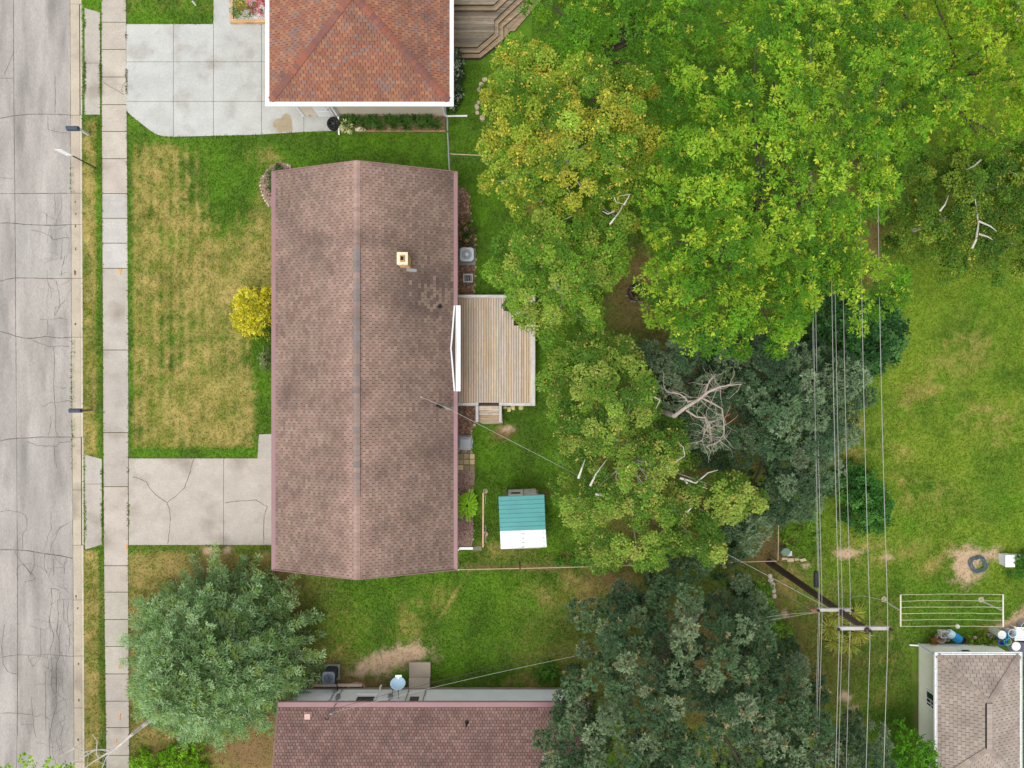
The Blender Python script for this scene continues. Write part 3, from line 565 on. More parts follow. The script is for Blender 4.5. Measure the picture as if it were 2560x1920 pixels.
# ------------------------------------------------------------------ neighbour house to the north (hip roof)
E2 = 2.6; k2 = F/(H-E2); x0, x1 = (674-1280)/k2, (1124-1280)/k2; y0 = (960-254)/k2; hw = (x1-x0)/2; xm2 = (x0+x1)/2; A2 = E2+hw*.36; y1 = y0+14
nh = thing('house', 'house with orange-brown hip roof edged by wide white gutters', 'house', (xm2, y0+6, 0))
wx0, wx1, wy0 = (759-1280)/50, (1116-1280)/50, (960-290)/50; wy1 = y1-.5
mb = MB(); mb.col = c(224, 210, 190, .86); mb.box(wx0, wx1, wy0, wy1, 0, E2-.08); wN = mb.build('wall', m_col, nh)
mb = MB(); mb.slab([(x0-.1, y0-.1, E2-.03), (x1+.1, y0-.1, E2-.03), (x1+.1, y1+.1, E2-.03), (x0-.1, y1+.1, E2-.03)], .06); mb.build('soffit', m_white, nh)
ap1 = (xm2, y0+hw, A2); ap2 = (xm2, y1-hw, A2); q = [(x0, y0, E2), (x1, y0, E2), (x1, y1, E2), (x0, y1, E2)]
mb = MB(); mb.add([*q, ap1, ap2], [[0, 1, 4], [1, 2, 5, 4], [2, 3, 5], [3, 0, 4, 5]]); roofB = mb.build('roof', m_under, nh)
palB = [c(170, 118, 92), c(162, 110, 88), c(177, 127, 98), c(158, 108, 88), c(154, 113, 97), c(149, 120, 109), c(170, 123, 96), c(160, 106, 86)]
shingles(roofB, [[q[0], q[1], ap1], [q[1], q[2], ap2, ap1], [q[3], q[0], ap1, ap2]], .15, .24, palB, m_shB, 300, seed=9)
hp = [c(150, 100, 88), c(142, 98, 90), c(160, 102, 84)]
caps(roofB, q[0], ap1, .16, 26, hp, m_shB, name='hip_cap', up=.04, drop=.22); caps(roofB, q[1], ap1, .16, 26, hp, m_shB, name='hip_cap', up=.04, drop=.22)
gz = E2+.02
gutter(nh, [(x0-.19, y1, gz), (x0-.19, y0-.19, gz)], .18, m_white); gutter(nh, [(x0-.19, y0-.21, gz+.003), (x1+.19, y0-.21, gz+.003)], .19, m_white); gutter(nh, [(x1+.19, y0-.19, gz), (x1+.19, y1, gz)], .18, m_white)
# entry door niche and corner trims on the south wall
mb = MB(); mb.box(wx0-.03, wx0+.07, wy0-.03, wy0+.02, 0, E2-.1); mb.box((842-1280)/50, (852-1280)/50, wy0-.05, wy0+.02, 0, E2-.1); mb.box(wx1-.08, wx1+.03, wy0-.03, wy0+.02, 0, E2-.1); mb.build('corner_trim', m_white, nh)
mb = MB(); dx0, dx1 = (798-1280)/50, (838-1280)/50; mb.box(dx0, dx1, wy0-.05, wy0-.001, .05, 2.15); dr = mb.build('door', m_white, nh)
mb = MB()
for k in range(3): mb.box(dx0+.12, dx1-.12, wy0-.062, wy0-.051, .2+k*.65, .7+k*.65)
mb.build('door_panel', m_white, dr); MB().tube([(dx1-.1, wy0-.06, 1.05), (dx1-.1, wy0-.12, 1.05)], .03, 8).build('door_handle', m_metal, dr)
mb = MB().tube([(wx1-.05, wy0-.08, E2-.1), (wx1-.05, wy0-.08, .25), (wx1+.1, wy0-.05, .12), (wx1+1.05, wy0-.02, .08)], .045, 6); mb.build('downspout', m_white, nh)
mb = MB().tube([((848-1280)/50, wy0-.09, E2-.1), ((848-1280)/50, wy0-.09, .2), ((849-1280)/50, wy0-.9, .12), ((849-1280)/50, wy0-.98, .1)], .045, 6); mb.build('downspout', m_white, nh)
# ------------------------------------------------------------------ neighbour house to the south
k3 = F/(H-E); x0, x1 = (695-1280)/k3, 3.6; y0 = -(1769-960)/k3; yr = y0-4.6; A3 = E+4.6*.29
sh = thing('house', 'house with rose-brown roof and white north wall, dish and door facing the yard', 'house', ((x0+x1)/2, y0-4, 0))
wx0, wx1, wy = x0+.27, x1-.3, -15.17
mb = MB(); mb.col = c(244, 246, 246, .88); mb.box(wx0, wx1, wy-7.5, wy, .28, E-.1); wS = mb.build('wall', m_col, sh)
mb = MB(); mb.col = c(242, 245, 246, .88); siding(mb, (wx1, wy+.003, 0), (wx0, wy+.003, 0), .3, E-.1, .2, (0, 1)); mb.build('siding', m_col, sh)
mb = MB(); mb.col = c(196, 184, 164); mb.box(wx0+.02, wx1-.02, wy-7.4, wy+.012, 0, .279); mb.build('foundation', m_conc, sh)
mb = MB(); mb.slab([(x0, y0, E), (x0, yr, A3), (x1, yr, A3), (x1, y0, E)], .12); mb.slab([(x0, yr, A3), (x0, yr-4.6, E), (x1, yr-4.6, E), (x1, yr, A3)], .12); roofC = mb.build('roof', m_under, sh)
palC = [c(168, 134, 124), c(160, 126, 116), c(152, 120, 110), c(172, 140, 130), c(163, 131, 120), c(149, 123, 114)]
shingles(roofC, [[(x1, y0, E), (x0, y0, E), (x0, yr, A3), (x1, yr, A3)]], .135, .16, palC, m_shC, 0, seed=4); shingles(roofC, [[(x0, yr-4.6, E), (x1, yr-4.6, E), (x1, yr, A3), (x0, yr, A3)]], .27, .6, palC, m_shC, 0, seed=4)
gutter(sh, [(x1, y0+.27, E), (x0, y0+.27, E)], .26, m_mauve); MB().add([(x0-.03, y0, E+.02), (x0, y0, E+.02), (x0, yr, A3+.02), (x0-.03, yr, A3+.02), (x0-.03, y0, E-.15), (x0-.03, yr, A3-.15)], [[0, 1, 2, 3], [4, 0, 3, 5]]).build('rake_board', m_mauve, sh)
kz = lambda z: F/(H-z)
def wallx(px, z): return (px-1280)/kz(z)
a, b = wallx(888, 1.3), wallx(941, 1.3)
mb = MB().box(a, b, wy-.02, wy+.06, .95, 1.95); o = mb.build('window', m_white, sh); MB().box(a+.1, b-.1, wy+.061, wy+.07, 1.2, 1.85).build('pane', m_glass, o); MB().box(a-.04, b+.04, wy+.05, wy+.12, .9, .95).build('sill', m_white, o)
a, b = wallx(1019, 1), wallx(1060, 1); mb = MB().box(a, b, wy-.02, wy+.04, .3, 2.2); o = mb.build('door', m_white, sh)
MB().box(a+.16, b-.2, wy+.041, wy+.05, 1.15, 1.9).build('pane', m_glass, o); mb = MB()
for xx in (a-.04, b): mb.box(xx, xx+.04, wy+.003, wy+.07, .28, 2.25)
mb.build('frame', m_metal, o)
for px, z, w_, hh in ((845, 1.25, .16, .35), (976, 1.2, .2, .28), (838, .55, .12, .2)):
    x = wallx(px, z); MB().box(x-w_/2, x+w_/2, wy+.02, wy+.16, z-hh/2, z+hh/2).tube([(x, wy+.06, z-hh/2), (x, wy+.06, .05)], .02, 6).tube([(x, wy+.06, z+hh/2), (x, wy+.06, E-.15)], .02, 6).build('meter_box', m_metal, sh)
MB().tube([(wallx(951, .4), wy+.03, .45), (wallx(951, .4), wy+.22, .45), (wallx(953, .4), wy+.25, .35)], .045, 8).build('exhaust_pipe', m_white, sh)
for px, py, kind in ((768, 1792, 0), (1167, 1808, 1)):
    x, y, _ = P(px, py, 2.75); z = E+(y0-y)*.29
    if kind == 0: mb = MB(); mb.col = c(206, 168, 160); mb.box(x-.13, x+.13, y-.13, y+.13, z, z+.16); mb.box(x-.16, x+.16, y-.16, y+.16, z-.03, z+.03); mb.build('roof_vent', m_col, sh)
    else: MB().lathe(x, y, [(.09, z-.05), (.085, z+.05), (.05, z+.08), (.05, z+.34), (.035, z+.34), (.035, z+.1)], 12).build('vent_pipe', m_dark, sh)
MS = Vector(P(824, 1788, 3.6)); zb = E+(y0-MS.y)*.29
MB().tube([(MS.x, MS.y, zb-.1), (MS.x, MS.y, 3.5)], .03, 8).tube([(MS.x, MS.y, 3.5), (MS.x+.1, MS.y+.06, 3.58), (MS.x+.16, MS.y+.1, 3.5)], [.05, .055, .03], 8).build('service_mast', m_metal, sh)
mb = MB(); mb.tube([(MS.x, MS.y, 3.35), P(818, 1800, 3.0), P(812, 1795, 2.75)], .02, 5); mb.build('mast_brace', m_dark, sh)
# satellite dish
dx, dy, dz = P(995, 1707, 1.5); sdh = thing('satellite_dish', 'pale blue oval satellite dish on an arm by the white house wall', 'satellite dish', (dx, wy+.05, 0))
tilt = Matrix.Rotation(math.radians(-42), 4, 'X'); mb = MB(); vs = []; fs = []; n = 24; rings = [(0, -.09), (.12, -.08), (.24, -.045), (.33, 0), (.34, .0), (.33, -.015), (.24, -.06), (.01, -.105)]
for r, z in rings:
    for j in range(n):
        p = tilt @ Vector((r*1.08*math.cos(2*math.pi*j/n), r*.92*math.sin(2*math.pi*j/n), z)); vs.append((dx+p.x, dy+p.y, 1.55+p.z))
fs = [[i*n+j, i*n+(j+1) % n, (i+1)*n+(j+1) % n, (i+1)*n+j] for i in range(len(rings)-1) for j in range(n)]
mb.col = c(176, 206, 226); mb.add(vs, fs); mb.build('reflector', m_col, sdh, smooth=True)
MB().tube([(dx, dy-.1, 1.45), (dx, wy+.06, 1.35), (dx, wy, 1.3)], .025, 8).build('mount', m_metal, sdh)
arm_end = Vector((dx+.05, dy+.38, 1.62)); mb = MB().tube([(dx, dy, 1.28), (dx+.03, dy+.25, 1.45), arm_end], .022, 6); mb.build('feed_arm', m_white, sdh)
MB().box(arm_end.x-.15, arm_end.x+.15, arm_end.y-.03, arm_end.y+.05, 1.6, 1.68).box(arm_end.x-.04, arm_end.x+.04, arm_end.y-.09, arm_end.y-.03, 1.58, 1.7).build('receiver', m_white, sdh)
# concrete stoop
so_ = thing('concrete_stoop', 'two-step concrete stoop below the white house door', 'steps', (*P(1049, 1690)[:2], 0))
a = P(1023, 1656, .17); b = P(1076, 1692, .17); mb = MB(); mb.col = c(206, 190, 170); mb.box(a[0], b[0], b[1], a[1], 0, .17); mb.build('lower_step', m_conc, so_)
b2 = P(1074, 1712, .34); mb = MB(); mb.col = c(222, 206, 184); mb.box(a[0]+.01, b2[0], wy+.08, b[1]-.002, 0, .33); mb.build('upper_step', m_conc, so_)
# ------------------------------------------------------------------ beige garage at the east edge
EG = 1.95; kg = F/(H-EG); x0, x1 = (2343-1280)/kg, (2549-1280)/kg; y0 = -(1637-960)/kg; hw = (x1-x0)/2; xmg = (x0+x1)/2; AG = EG+.75; y1 = y0-2*hw-2.1
gh = thing('garage', 'small garage with beige hip roof, pale siding and white gutters', 'garage', (xmg, (y0+y1)/2, 0))
wx0, wx1, wy0, wy1 = (2296-1280)/50, (2488-1280)/50, -(1609-960)/50, y1+.1
wx0 = max(wx0, x0+.04); wx1 = min(wx1, x1-.02); wy0 = min(wy0, y0-.05)
mb = MB(); mb.col = c(206, 206, 186); mb.box(wx0, wx1, wy1, wy0, 0, EG-.05); mb.build('wall', m_col, gh)
mb = MB(); mb.col = c(226, 226, 206, .88); siding(mb, (wx0-.002, wy0, 0), (wx0-.002, wy1, 0), .1, EG-.06, .2, (-1, 0)); mb.col = c(240, 240, 226, .88); siding(mb, (wx1, wy0+.002, 0), (wx0, wy0+.002, 0), .1, EG-.06, .2, (0, 1)); mb.build('siding', m_col, gh)
MB().box(wx0-.03, wx0+.05, wy0-.05, wy0+.03, 0, EG-.05).build('corner_trim', m_white, gh)
MB().slab([(x0-.02, y0+.02, EG-.03), (x1+.02, y0+.02, EG-.03), (x1+.02, y1-.02, EG-.03), (x0-.02, y1-.02, EG-.03)], .05).build('soffit', m_white, gh)
q = [(x0, y0, EG), (x0, y1, EG), (x1, y1, EG), (x1, y0, EG)]; ap1 = (xmg, y0-hw, AG); ap2 = (xmg, y1+hw, AG)
roofD = MB().add([*q, ap1, ap2], [[3, 0, 4], [0, 1, 5, 4], [1, 2, 5], [2, 3, 4, 5]]).build('roof', m_under, gh)
palD = [c(188, 174, 160), c(184, 169, 155), c(180, 165, 152), c(192, 179, 165), c(176, 160, 147)]
shingles(roofD, [[q[3], q[0], ap1], [q[0], q[1], ap2, ap1], [q[1], q[2], ap2], [q[2], q[3], ap1, ap2]], .165, .3, palD, m_shD, 300, seed=2)
hp = [c(176, 160, 148), c(168, 152, 142), c(190, 172, 158)]
for a, b in ((q[0], ap1), (q[3], ap1), (q[1], ap2), (q[2], ap2)): caps(roofD, a, b, .13, 11, hp, m_shD, name='hip_cap', up=.03, drop=.2)
caps(roofD, ap1, ap2, .13, 9, [c(190, 174, 160)], m_shD, name='ridge_vent_cap', up=.07, drop=.15)
for s in (-1, 1): MB().box(xmg+s*.135-.012, xmg+s*.135+.012, ap2[1], ap1[1], AG-.05, AG+.045).build('vent_slot', m_dark, roofD)
def opengutter(a, b, s):
    a = Vector(a); b = Vector(b); d = (b-a).normalized(); n_ = Vector((-d.y, d.x, 0))*s; mb = MB()
    for u0, u1, za, zb_ in ((0, .02, -.1, .01), (.09, .115, -.1, .015), (.02, .09, -.1, -.08)): mb.prism([(a+n_*u0)[:2], (b+n_*u0)[:2], (b+n_*u1)[:2], (a+n_*u1)[:2]], a.z+za, a.z+zb_)
    k = int((b-a).length/.8)
    for i in range(k+1): p = a+d*(i*.8+.05); mb.prism([(p+n_*.02)[:2], (p+d*.03+n_*.02)[:2], (p+d*.03+n_*.09)[:2], (p+n_*.09)[:2]], a.z-.02, a.z)
    mb.build('gutter', m_white, gh)
opengutter((x0-.12, y0+.12, EG), (x0-.12, y1, EG), 1); opengutter((x1+.12, y0+.121, EG-.002), (x0-.12, y0+.121, EG-.002), 1); opengutter((x1+.12, y1, EG), (x1+.12, y0+.12, EG), 1)
a, b = -(1729-960)/kz(1.1), -(1770-960)/kz(1.1)
o = MB().box(wx0-.05, wx0+.01, b, a, .75, 1.6).build('window', m_white, gh); mb = MB(); mb.box(wx0-.062, wx0-.051, b+.08, (a+b)/2-.025, .83, 1.52); mb.box(wx0-.062, wx0-.051, (a+b)/2+.025, a-.08, .83, 1.52); mb.build('pane', m_glass, o); MB().box(wx0-.066, wx0-.0625, (b+(a+b)/2)/2-.02, (b+(a+b)/2)/2+.03, .83, 1.52).box(wx0-.066, wx0-.0625, b+.08, (a+b)/2-.03, 1.15, 1.19).build('muntin', m_white, o)
a, b = (2395-1280)/kz(1), (2425-1280)/kz(1); o = MB().box(a, b, wy0, wy0+.05, .9, 1.7).build('window', m_white, gh); MB().box(a+.12, b-.08, wy0+.051, wy0+.06, 1.0, 1.6).build('pane', m_glass, o)
MB().tube([(wx0-.06, wy0-.05, EG-.1), (wx0-.06, wy0-.05, .15), (wx0-.5, wy0-.03, .1)], .04, 6).build('downspout', m_white, gh)
# ------------------------------------------------------------------ main deck
random.seed(5)
DZ = .75; dk = thing('wooden_deck', 'pale weathered wooden deck with grey border boards and short stair', 'deck', (*P(1240, 880)[:2], 0))
bx = [1140+i*6.28 for i in range(31)]; yt, yb = P(0, 745, DZ)[1], P(0, 1007, DZ)[1]
HOLE = (P(1289.5, 0, DZ)[0], P(1311, 0, DZ)[0], P(0, 814, DZ)[1], P(0, 787, DZ)[1])
pal = [c(212, 188, 160), c(206, 180, 152), c(214, 194, 170), c(208, 192, 172), c(202, 174, 142), c(212, 186, 154), c(206, 190, 174), c(214, 198, 178)]
for i in range(30):
    a, b = P(bx[i], 0, DZ)[0]+.011, P(bx[i+1], 0, DZ)[0]-.011
    if bx[i+1] > 1329: break
    segs = [(yb, yt)]
    if b > HOLE[0] and a < HOLE[1]: segs = [(yb, HOLE[2]), (HOLE[3], yt)]
    t = np.clip((bx[i]-1150)/60, 0, 1); warm = lerp(c(200, 164, 126), random.choice(pal), .35+.6*float(t))
    for s0, s1 in segs:
        mb = MB(); mb.col = jit(warm, .05, .02); z = DZ+random.uniform(-.004, .004)
        cutj = random.uniform(s0+.6, s1-.6) if s1-s0 > 3 else None
        mb.box(a, b, s0, s1, z-.03, z); mb.build('deck_board', m_wood, dk)
grey = c(208, 204, 200)
def bord(px0, px1, py0, py1, z=DZ+.018, h=.16):
    a = P(px0, py0, z); b = P(px1, py1, z); mb = MB(); mb.col = jit(grey, .05, .015); mb.box(a[0], b[0], b[1], a[1], z-h, z); mb.build('border_board', m_woodx if (px1-px0) > (py1-py0) else m_wood, dk)
bord(1140, 1327.4, 737, 744.4); bord(1327.6, 1338, 737, 1014.5); bord(1140, 1188, 1007.2, 1014.5); bord(1254, 1327.4, 1007.2, 1014.5); bord(1188.2, 1196, 1006, 1014.5); bord(1247.5, 1253.8, 1006, 1014.5)
mb = MB(); a = P(1141, 738, .6); b = P(1336, 1013, .6)
for y in np.linspace(b[1]+.05, a[1]-.05, 9): mb.box(a[0], b[0], y-.02, y+.02, .50, .712)
mb.col = None; mb.build('joist', m_bark, dk)
for px in (1150, 1210, 1270, 1334):
    for py in (742, 880, 1010):
        x, y, _ = P(px, py, .3); MB().box(x-.05, x+.05, y-.05, y+.05, 0, .499).build('post', m_bark, dk)
mb = MB(); mb.col = c(150, 130, 110); mb.box(a[0], b[0], b[1]-.03, b[1]+.0, .12, .49); mb.box(b[0], b[0]+.03, b[1], a[1], .12, .49); mb.build('skirt', m_woodx, dk)
# stair: three treads between grey stringers and a concrete landing
for i, (q0, q1, z) in enumerate(((1014.9, 1025.8, .58), (1026.2, 1037.5, .40), (1038, 1048.5, .22))):
    m_ = (q0+q1)/2
    for j, (r0, r1) in enumerate(((q0, m_-.25), (m_+.25, q1))):
        a = P(1196.5, r0, z); b = P(1247, r1, z); mb = MB(); mb.col = jit(random.choice(pal), .1, .03); mb.box(a[0], b[0], b[1], a[1], z-.035, z); mb.build('tread', m_woodx, dk)
    a = P(1197, q0, z); b = P(1246.5, q0, z); mb = MB(); mb.col = c(170, 150, 128); mb.box(a[0], b[0], a[1]-.01, a[1]+.012, max(z-.16, 0), z-.036); mb.build('riser', m_woodx, dk)
for px0, px1 in ((1189.2, 1196), (1247.5, 1254)):
    a = P(px0, 1015, .8); b = P(px1, 1055, .45); mb = MB(); mb.col = jit(c(196, 198, 198), .04, .01); mb.prism([(a[0], a[1]), (P(px1, 0, .8)[0], a[1]), (b[0], b[1]), (P(px0, 0, .45)[0], b[1])], 0, [.80, .80, .5, .5]); mb.build('stringer', m_wood, dk)
mb = MB(); mb.col = c(206, 186, 160); mb.prism(PP([(1197, 1048), (1257, 1034), (1257, 1058), (1208, 1060), (1198, 1055)]), 0, .07); tag(mb.build('landing_slab', m_conc, org=(*P(1228, 1052)[:2], 0)) if False else mb.build('landing_slab', m_conc, dk))
# planters on the deck
def planter(px, py, wpx, hpx, label, z0=DZ):
    x, y, _ = P(px, py, z0+.3); w_, h_ = wpx/52/2, hpx/52/2; t = thing('planter_box', label, 'planter', (x, y, z0))
    mb = MB(); mb.col = c(72, 58, 50); z1 = z0+.35
    for q in ((x-w_, x+w_, y-h_, y-h_+.04), (x-w_, x+w_, y+h_-.04, y+h_), (x-w_, x-w_+.04, y-h_+.04, y+h_-.04), (x+w_-.04, x+w_, y-h_+.04, y+h_-.04)): mb.box(*q, z0+.002, z1)
    mb.build('side', m_woodx, t); MB().box(x-w_+.04, x+w_-.04, y-h_+.04, y+h_-.04, z0+.05, z1-.08).build('soil', m_mulch, t); return t, x, y, z1
pl1, pl1x, pl1y, pl1z = planter(1272, 764, 22, 24, 'dark planter box with green plant on the deck')
tb = thing('tree_well', 'dark square opening in the deck boards with brown dead leaves inside', 'tree well', ((HOLE[0]+HOLE[1])/2, (HOLE[2]+HOLE[3])/2, 0))
mb = MB(); mb.col = c(70, 52, 44)
for q in ((HOLE[0], HOLE[1], HOLE[2]-.03, HOLE[2]), (HOLE[0], HOLE[1], HOLE[3], HOLE[3]+.03), (HOLE[0]-.03, HOLE[0], HOLE[2], HOLE[3]), (HOLE[1], HOLE[1]+.03, HOLE[2], HOLE[3])): mb.box(*q, .3, DZ-.04)
mb.build('frame', m_woodx, tb); MB().box(HOLE[0], HOLE[1], HOLE[2], HOLE[3], .3, .42).build('leaf_litter', m_mulch, tb)
# flat stones leaning under the deck edge
for i, (px, py, rx, ry) in enumerate(((1262, 1018, 6, 4), (1273, 1023, 6, 8), (1283, 1019, 6, 8), (1302, 1019, 7, 7))):
    x, y, _ = P(px, py); mb = MB(); mb.col = jit(c(206, 192, 140), .08, .04); mb.rock(x, y, .0, rx/50, ry/50, .12, i); tag(mb.build('flat_stone', m_stone, org=(x, y, 0)), 'yellowish flat stone leaning at the south edge of the deck', 'stone', 'flat stones by the deck stair')
# ------------------------------------------------------------------ shed
NW, NE, RW, RE, SW, SE = P(1246, 1241, 2.0), P(1360.5, 1236, 2.0), P(1250, 1328, 2.55), P(1364, 1324, 2.55), P(1252, 1373, 2.05), P(1367, 1368, 2.05)
sd_ = thing('garden_shed', 'small shed with ribbed metal roof coloured teal and white beside the fence', 'shed', (*P(1305, 1300)[:2], 0))
def V(p): return Vector(p)
def ribs(a0, a1, b0, b1, n, mat, name):
    """roof panels from edge a (a0-a1) up to edge b (b0-b1), ribs parallel to a"""
    for i in range(n):
        t0, t1 = i/n, (i+1)/n; q = [V(a0).lerp(V(b0), t0), V(a1).lerp(V(b1), t0), V(a1).lerp(V(b1), t1), V(a0).lerp(V(b0), t1)]
        e = [V(a0).lerp(V(b0), t0+.16/n), V(a1).lerp(V(b1), t0+.16/n), V(a0).lerp(V(b0), t0+.28/n), V(a1).lerp(V(b1), t0+.28/n)]; z = Vector((0, 0, .028))
        mb = MB(); mb.add([q[0], q[1], e[1]+z, e[0]+z, e[3]+z, e[2]+z, V(a1).lerp(V(b1), t0+.42/n), V(a0).lerp(V(b0), t0+.42/n), q[2], q[3]], [[0, 1, 2, 3], [3, 2, 4, 5], [5, 4, 6, 7], [7, 6, 8, 9]]); mb.build(name, mat, rf)
mb = MB(); dn = Vector((0, 0, -.03)); mb.add([V(NW)+dn, V(NE)+dn, V(RE)+dn, V(RW)+dn, V(SE)+dn, V(SW)+dn], [[0, 1, 2, 3], [3, 2, 4, 5]]); rf = mb.build('roof', m_metal, sd_)
ribs(NW, NE, RW, RE, 8, m_teal, 'teal_roof_panel'); ribs(SW, SE, RW, RE, 4, m_wpanel, 'south_roof_panel')  # north slope coloured teal, south slope coloured white
mb = MB()
for k in range(4):
    for t in (.5, .52, .96):
        p = V(SW).lerp(V(SE), t-.02).lerp(V(RW).lerp(V(RE), t), (k+.3)/4); mb.lathe(p.x, p.y, [(.018, p.z+.01), (.018, p.z+.034)], 6)
mb.build('roof_screw', m_dark, rf)
wa, wb, wc, wd = [Vector(P(px, py)) for px, py in ((1264, 1226), (1345, 1223), (1349, 1348), (1268, 1350))]
mb = MB(); mb.col = c(150, 128, 104); mb.prism([v[:2] for v in (wa, wb, wc, wd)], 0, [1.97, 1.97, 2.0, 2.0]); mb.build('wall', m_woodx, sd_)
nrm = Vector((0, 1, 0)); ud = (wb-wa).normalized()
def onwall(t0, t1, z0, z1, d0, d1, colr, name, par, mat=m_woodx):
    a = wa+ud*t0; b = wa+ud*t1; mb = MB(); mb.col = colr; mb.prism([(a+nrm*d0)[:2], (b+nrm*d0)[:2], (b+nrm*d1)[:2], (a+nrm*d1)[:2]], z0, z1); return mb.build(name, mat, par)
dL = onwall(.14, .86, .1, 1.85, .002, .05, c(216, 212, 204), 'door', sd_); onwall(.28, .72, 1.1, 1.55, .051, .06, (.02, .02, .02), 'pane', dL, m_glass)
dR = onwall(.89, 1.5, .1, 1.85, .002, .05, c(196, 188, 176), 'door', sd_)
for k in range(4): onwall(.90, 1.49, .14+k*.42, .5+k*.42, .051, .058, jit(c(198, 190, 180), .06, .02), 'door_board', dR)
# ------------------------------------------------------------------ air conditioners
def acunit(px, py, wpx, hh, label, light, fan_blades):
    x, y, _ = P(px, py, 0); w_ = wpx/2; t = thing('air_conditioner', label, 'air conditioner', (x, y, 0), None)
    body = c(196, 202, 206) if light else c(96, 106, 116)
    def octo(r, cc=.28): k = r*(1-cc); return [(x+r, y-k), (x+r, y+k), (x+k, y+r), (x-k, y+r), (x-r, y+k), (x-r, y-k), (x-k, y-r), (x+k, y-r)]
    mb = MB(); mb.col = c(176, 172, 164); mb.box(x-w_-.08, x+w_+.06, y-w_-.08, y+w_+.06, 0, .08); mb.build('pad', m_conc, t)
    mb = MB(); mb.col = tuple(v*.6 for v in body); mb.prism(octo(w_*.94), .081, hh-.05)
    mb.build('body', m_col, t)
    mb = MB(); mb.col = tuple(v*.35 for v in body)
    for k in range(14): mb.prism(octo(w_*.955), .12+k*(hh-.2)/14, .135+k*(hh-.2)/14)
    mb.build('louvre', m_col, t)
    mb = MB(); mb.col = body; o8 = octo(w_); n = 32; vs = [(*p, hh) for p in o8]; r = w_*.72
    ring = [(x+r*math.cos(2*math.pi*(j-2)/n), y+r*math.sin(2*math.pi*(j-2)/n), hh+.012) for j in range(n)]
    ang = lambda p: math.atan2(p[1]-y, p[0]-x) % (2*math.pi)
    out = []
    for j in range(n):
        a = 2*math.pi*(j-2)/n; dx, dy = math.cos(a), math.sin(a); best = 9
        for p, q in zip(o8, o8[1:]+o8[:1]):
            ex, ey = q[0]-p[0], q[1]-p[1]; den = dx*ey-dy*ex
            if abs(den) < 1e-9: continue
            tt = ((p[0]-x)*ey-(p[1]-y)*ex)/den; uu = ((p[0]-x)*dy-(p[1]-y)*dx)/den
            if tt > 0 and -1e-6 <= uu <= 1+1e-6: best = min(best, tt)
        out.append((x+dx*best, y+dy*best, hh))
    low = [(a, b, hh-.05) for a, b, _ in out]; inn = [(a, b, hh-.1) for a, b, _ in ring]
    mb.add(low+out+ring+inn, [[k*n+j, k*n+(j+1) % n, (k+1)*n+(j+1) % n, (k+1)*n+j] for k in range(3) for j in range(n)]); mb.build('top_cover', m_col, t)
    mb = MB(); mb.col = c(40, 44, 50); mb.lathe(x, y, [(r, hh-.16), (r, hh-.15)], 24); mb.build('fan_well', m_col, t)
    mb = MB(); mb.col = c(190, 196, 200) if light else c(88, 100, 112)
    for b in range(fan_blades):
        a = 2*math.pi*b/fan_blades; u = Vector((math.cos(a), math.sin(a), 0)); s = Vector((-math.sin(a), math.cos(a), 0)); o_ = Vector((x, y, hh-.1))
        mb.add([o_+u*.05-s*.03, o_+u*r*.9-s*.1+Vector((0, 0, .03)), o_+u*r*.9+s*.12-Vector((0, 0, .03)), o_+u*.05+s*.04], [[0, 1, 2, 3]])
    mb.lathe(x, y, [(.07, hh-.13), (.07, hh-.05)], 12); mb.build('fan', m_col, t)
    mb = MB(); mb.col = c(214, 220, 224) if light else c(110, 122, 132)
    for k in range(1, 7): mb.torus(x, y, hh+.012, r*k/6.4, .006, 26, 4)
    for k in range(6): a = math.pi*k/3+.3; mb.tube([(x+.04*math.cos(a), y+.04*math.sin(a), hh+.014), (x+r*1.0*math.cos(a), y+r*1.0*math.sin(a), hh+.014)], .005, 4)
    if light: mb.lathe(x, y, [(.09, hh+.012), (.08, hh+.03)], 14)
    mb.build('grille', m_col, t); return x, y
acunit(1169, 641.5, .68, .62, 'light grey square air conditioner with round fan beside the mulch bed', True, 4)
ax, ay = acunit(832, 1678, .62, .85, 'dark grey air conditioner on a pad by the white house wall', False, 5)
t = tag(MB().tube([(ax+.1, ay-.3, .25), (ax+.25, ay-.55, .2), (ax+.35, wy+.1, .45), (ax+.35, wy, .5)], .025, 6).build('refrigerant_line', m_dark, org=(ax+.3, wy, 0)), 'black insulated pipe running from the dark air conditioner into the white wall', 'pipe')
# window wells, vent box, pavers, rocks
x, y, _ = P(1170, 695.5, .15); vb = thing('window_well', 'square grey metal basket with dark slats in the mulch bed', 'window well', (x, y, 0)); mb = MB(); mb.col = c(190, 190, 188)
for q in ((-.24, .24, -.21, -.15), (-.24, .24, .15, .21), (-.24, -.18, -.15, .15), (.18, .24, -.15, .15)): mb.box(x+q[0], x+q[1], y+q[2], y+q[3], .03, .22)
mb.build('frame', m_col, vb); MB().box(x-.18, x+.18, y-.15, y+.15, .03, .06).build('opening', m_dark, vb)
for k in range(4): mb = MB(); mb.col = c(170, 170, 166); mb.prism([(x-.17+k*.09, y-.15), (x-.14+k*.09, y-.15), (x-.11+k*.09, y+.15), (x-.14+k*.09, y+.15)], .12, .17); mb.build('slat', m_col, vb)
x, y, _ = P(1163, 1106, .2); ww = thing('window_well_cover', 'grey plastic window well cover ringed by stones along the house', 'cover', (x, y, 0)); n = 12
sh_ = [(-.32, -.34), (.22, -.34), (.30, -.22), (.34, .1), (.28, .32), (-.32, .32)]
mb = MB(); mb.col = c(184, 187, 190); vs = []
for s, z in ((1, .04), (.98, .14), (.9, .22), (.7, .26)): vs += [(x+a*s, y+b*s-.02, z) for a, b in sh_]
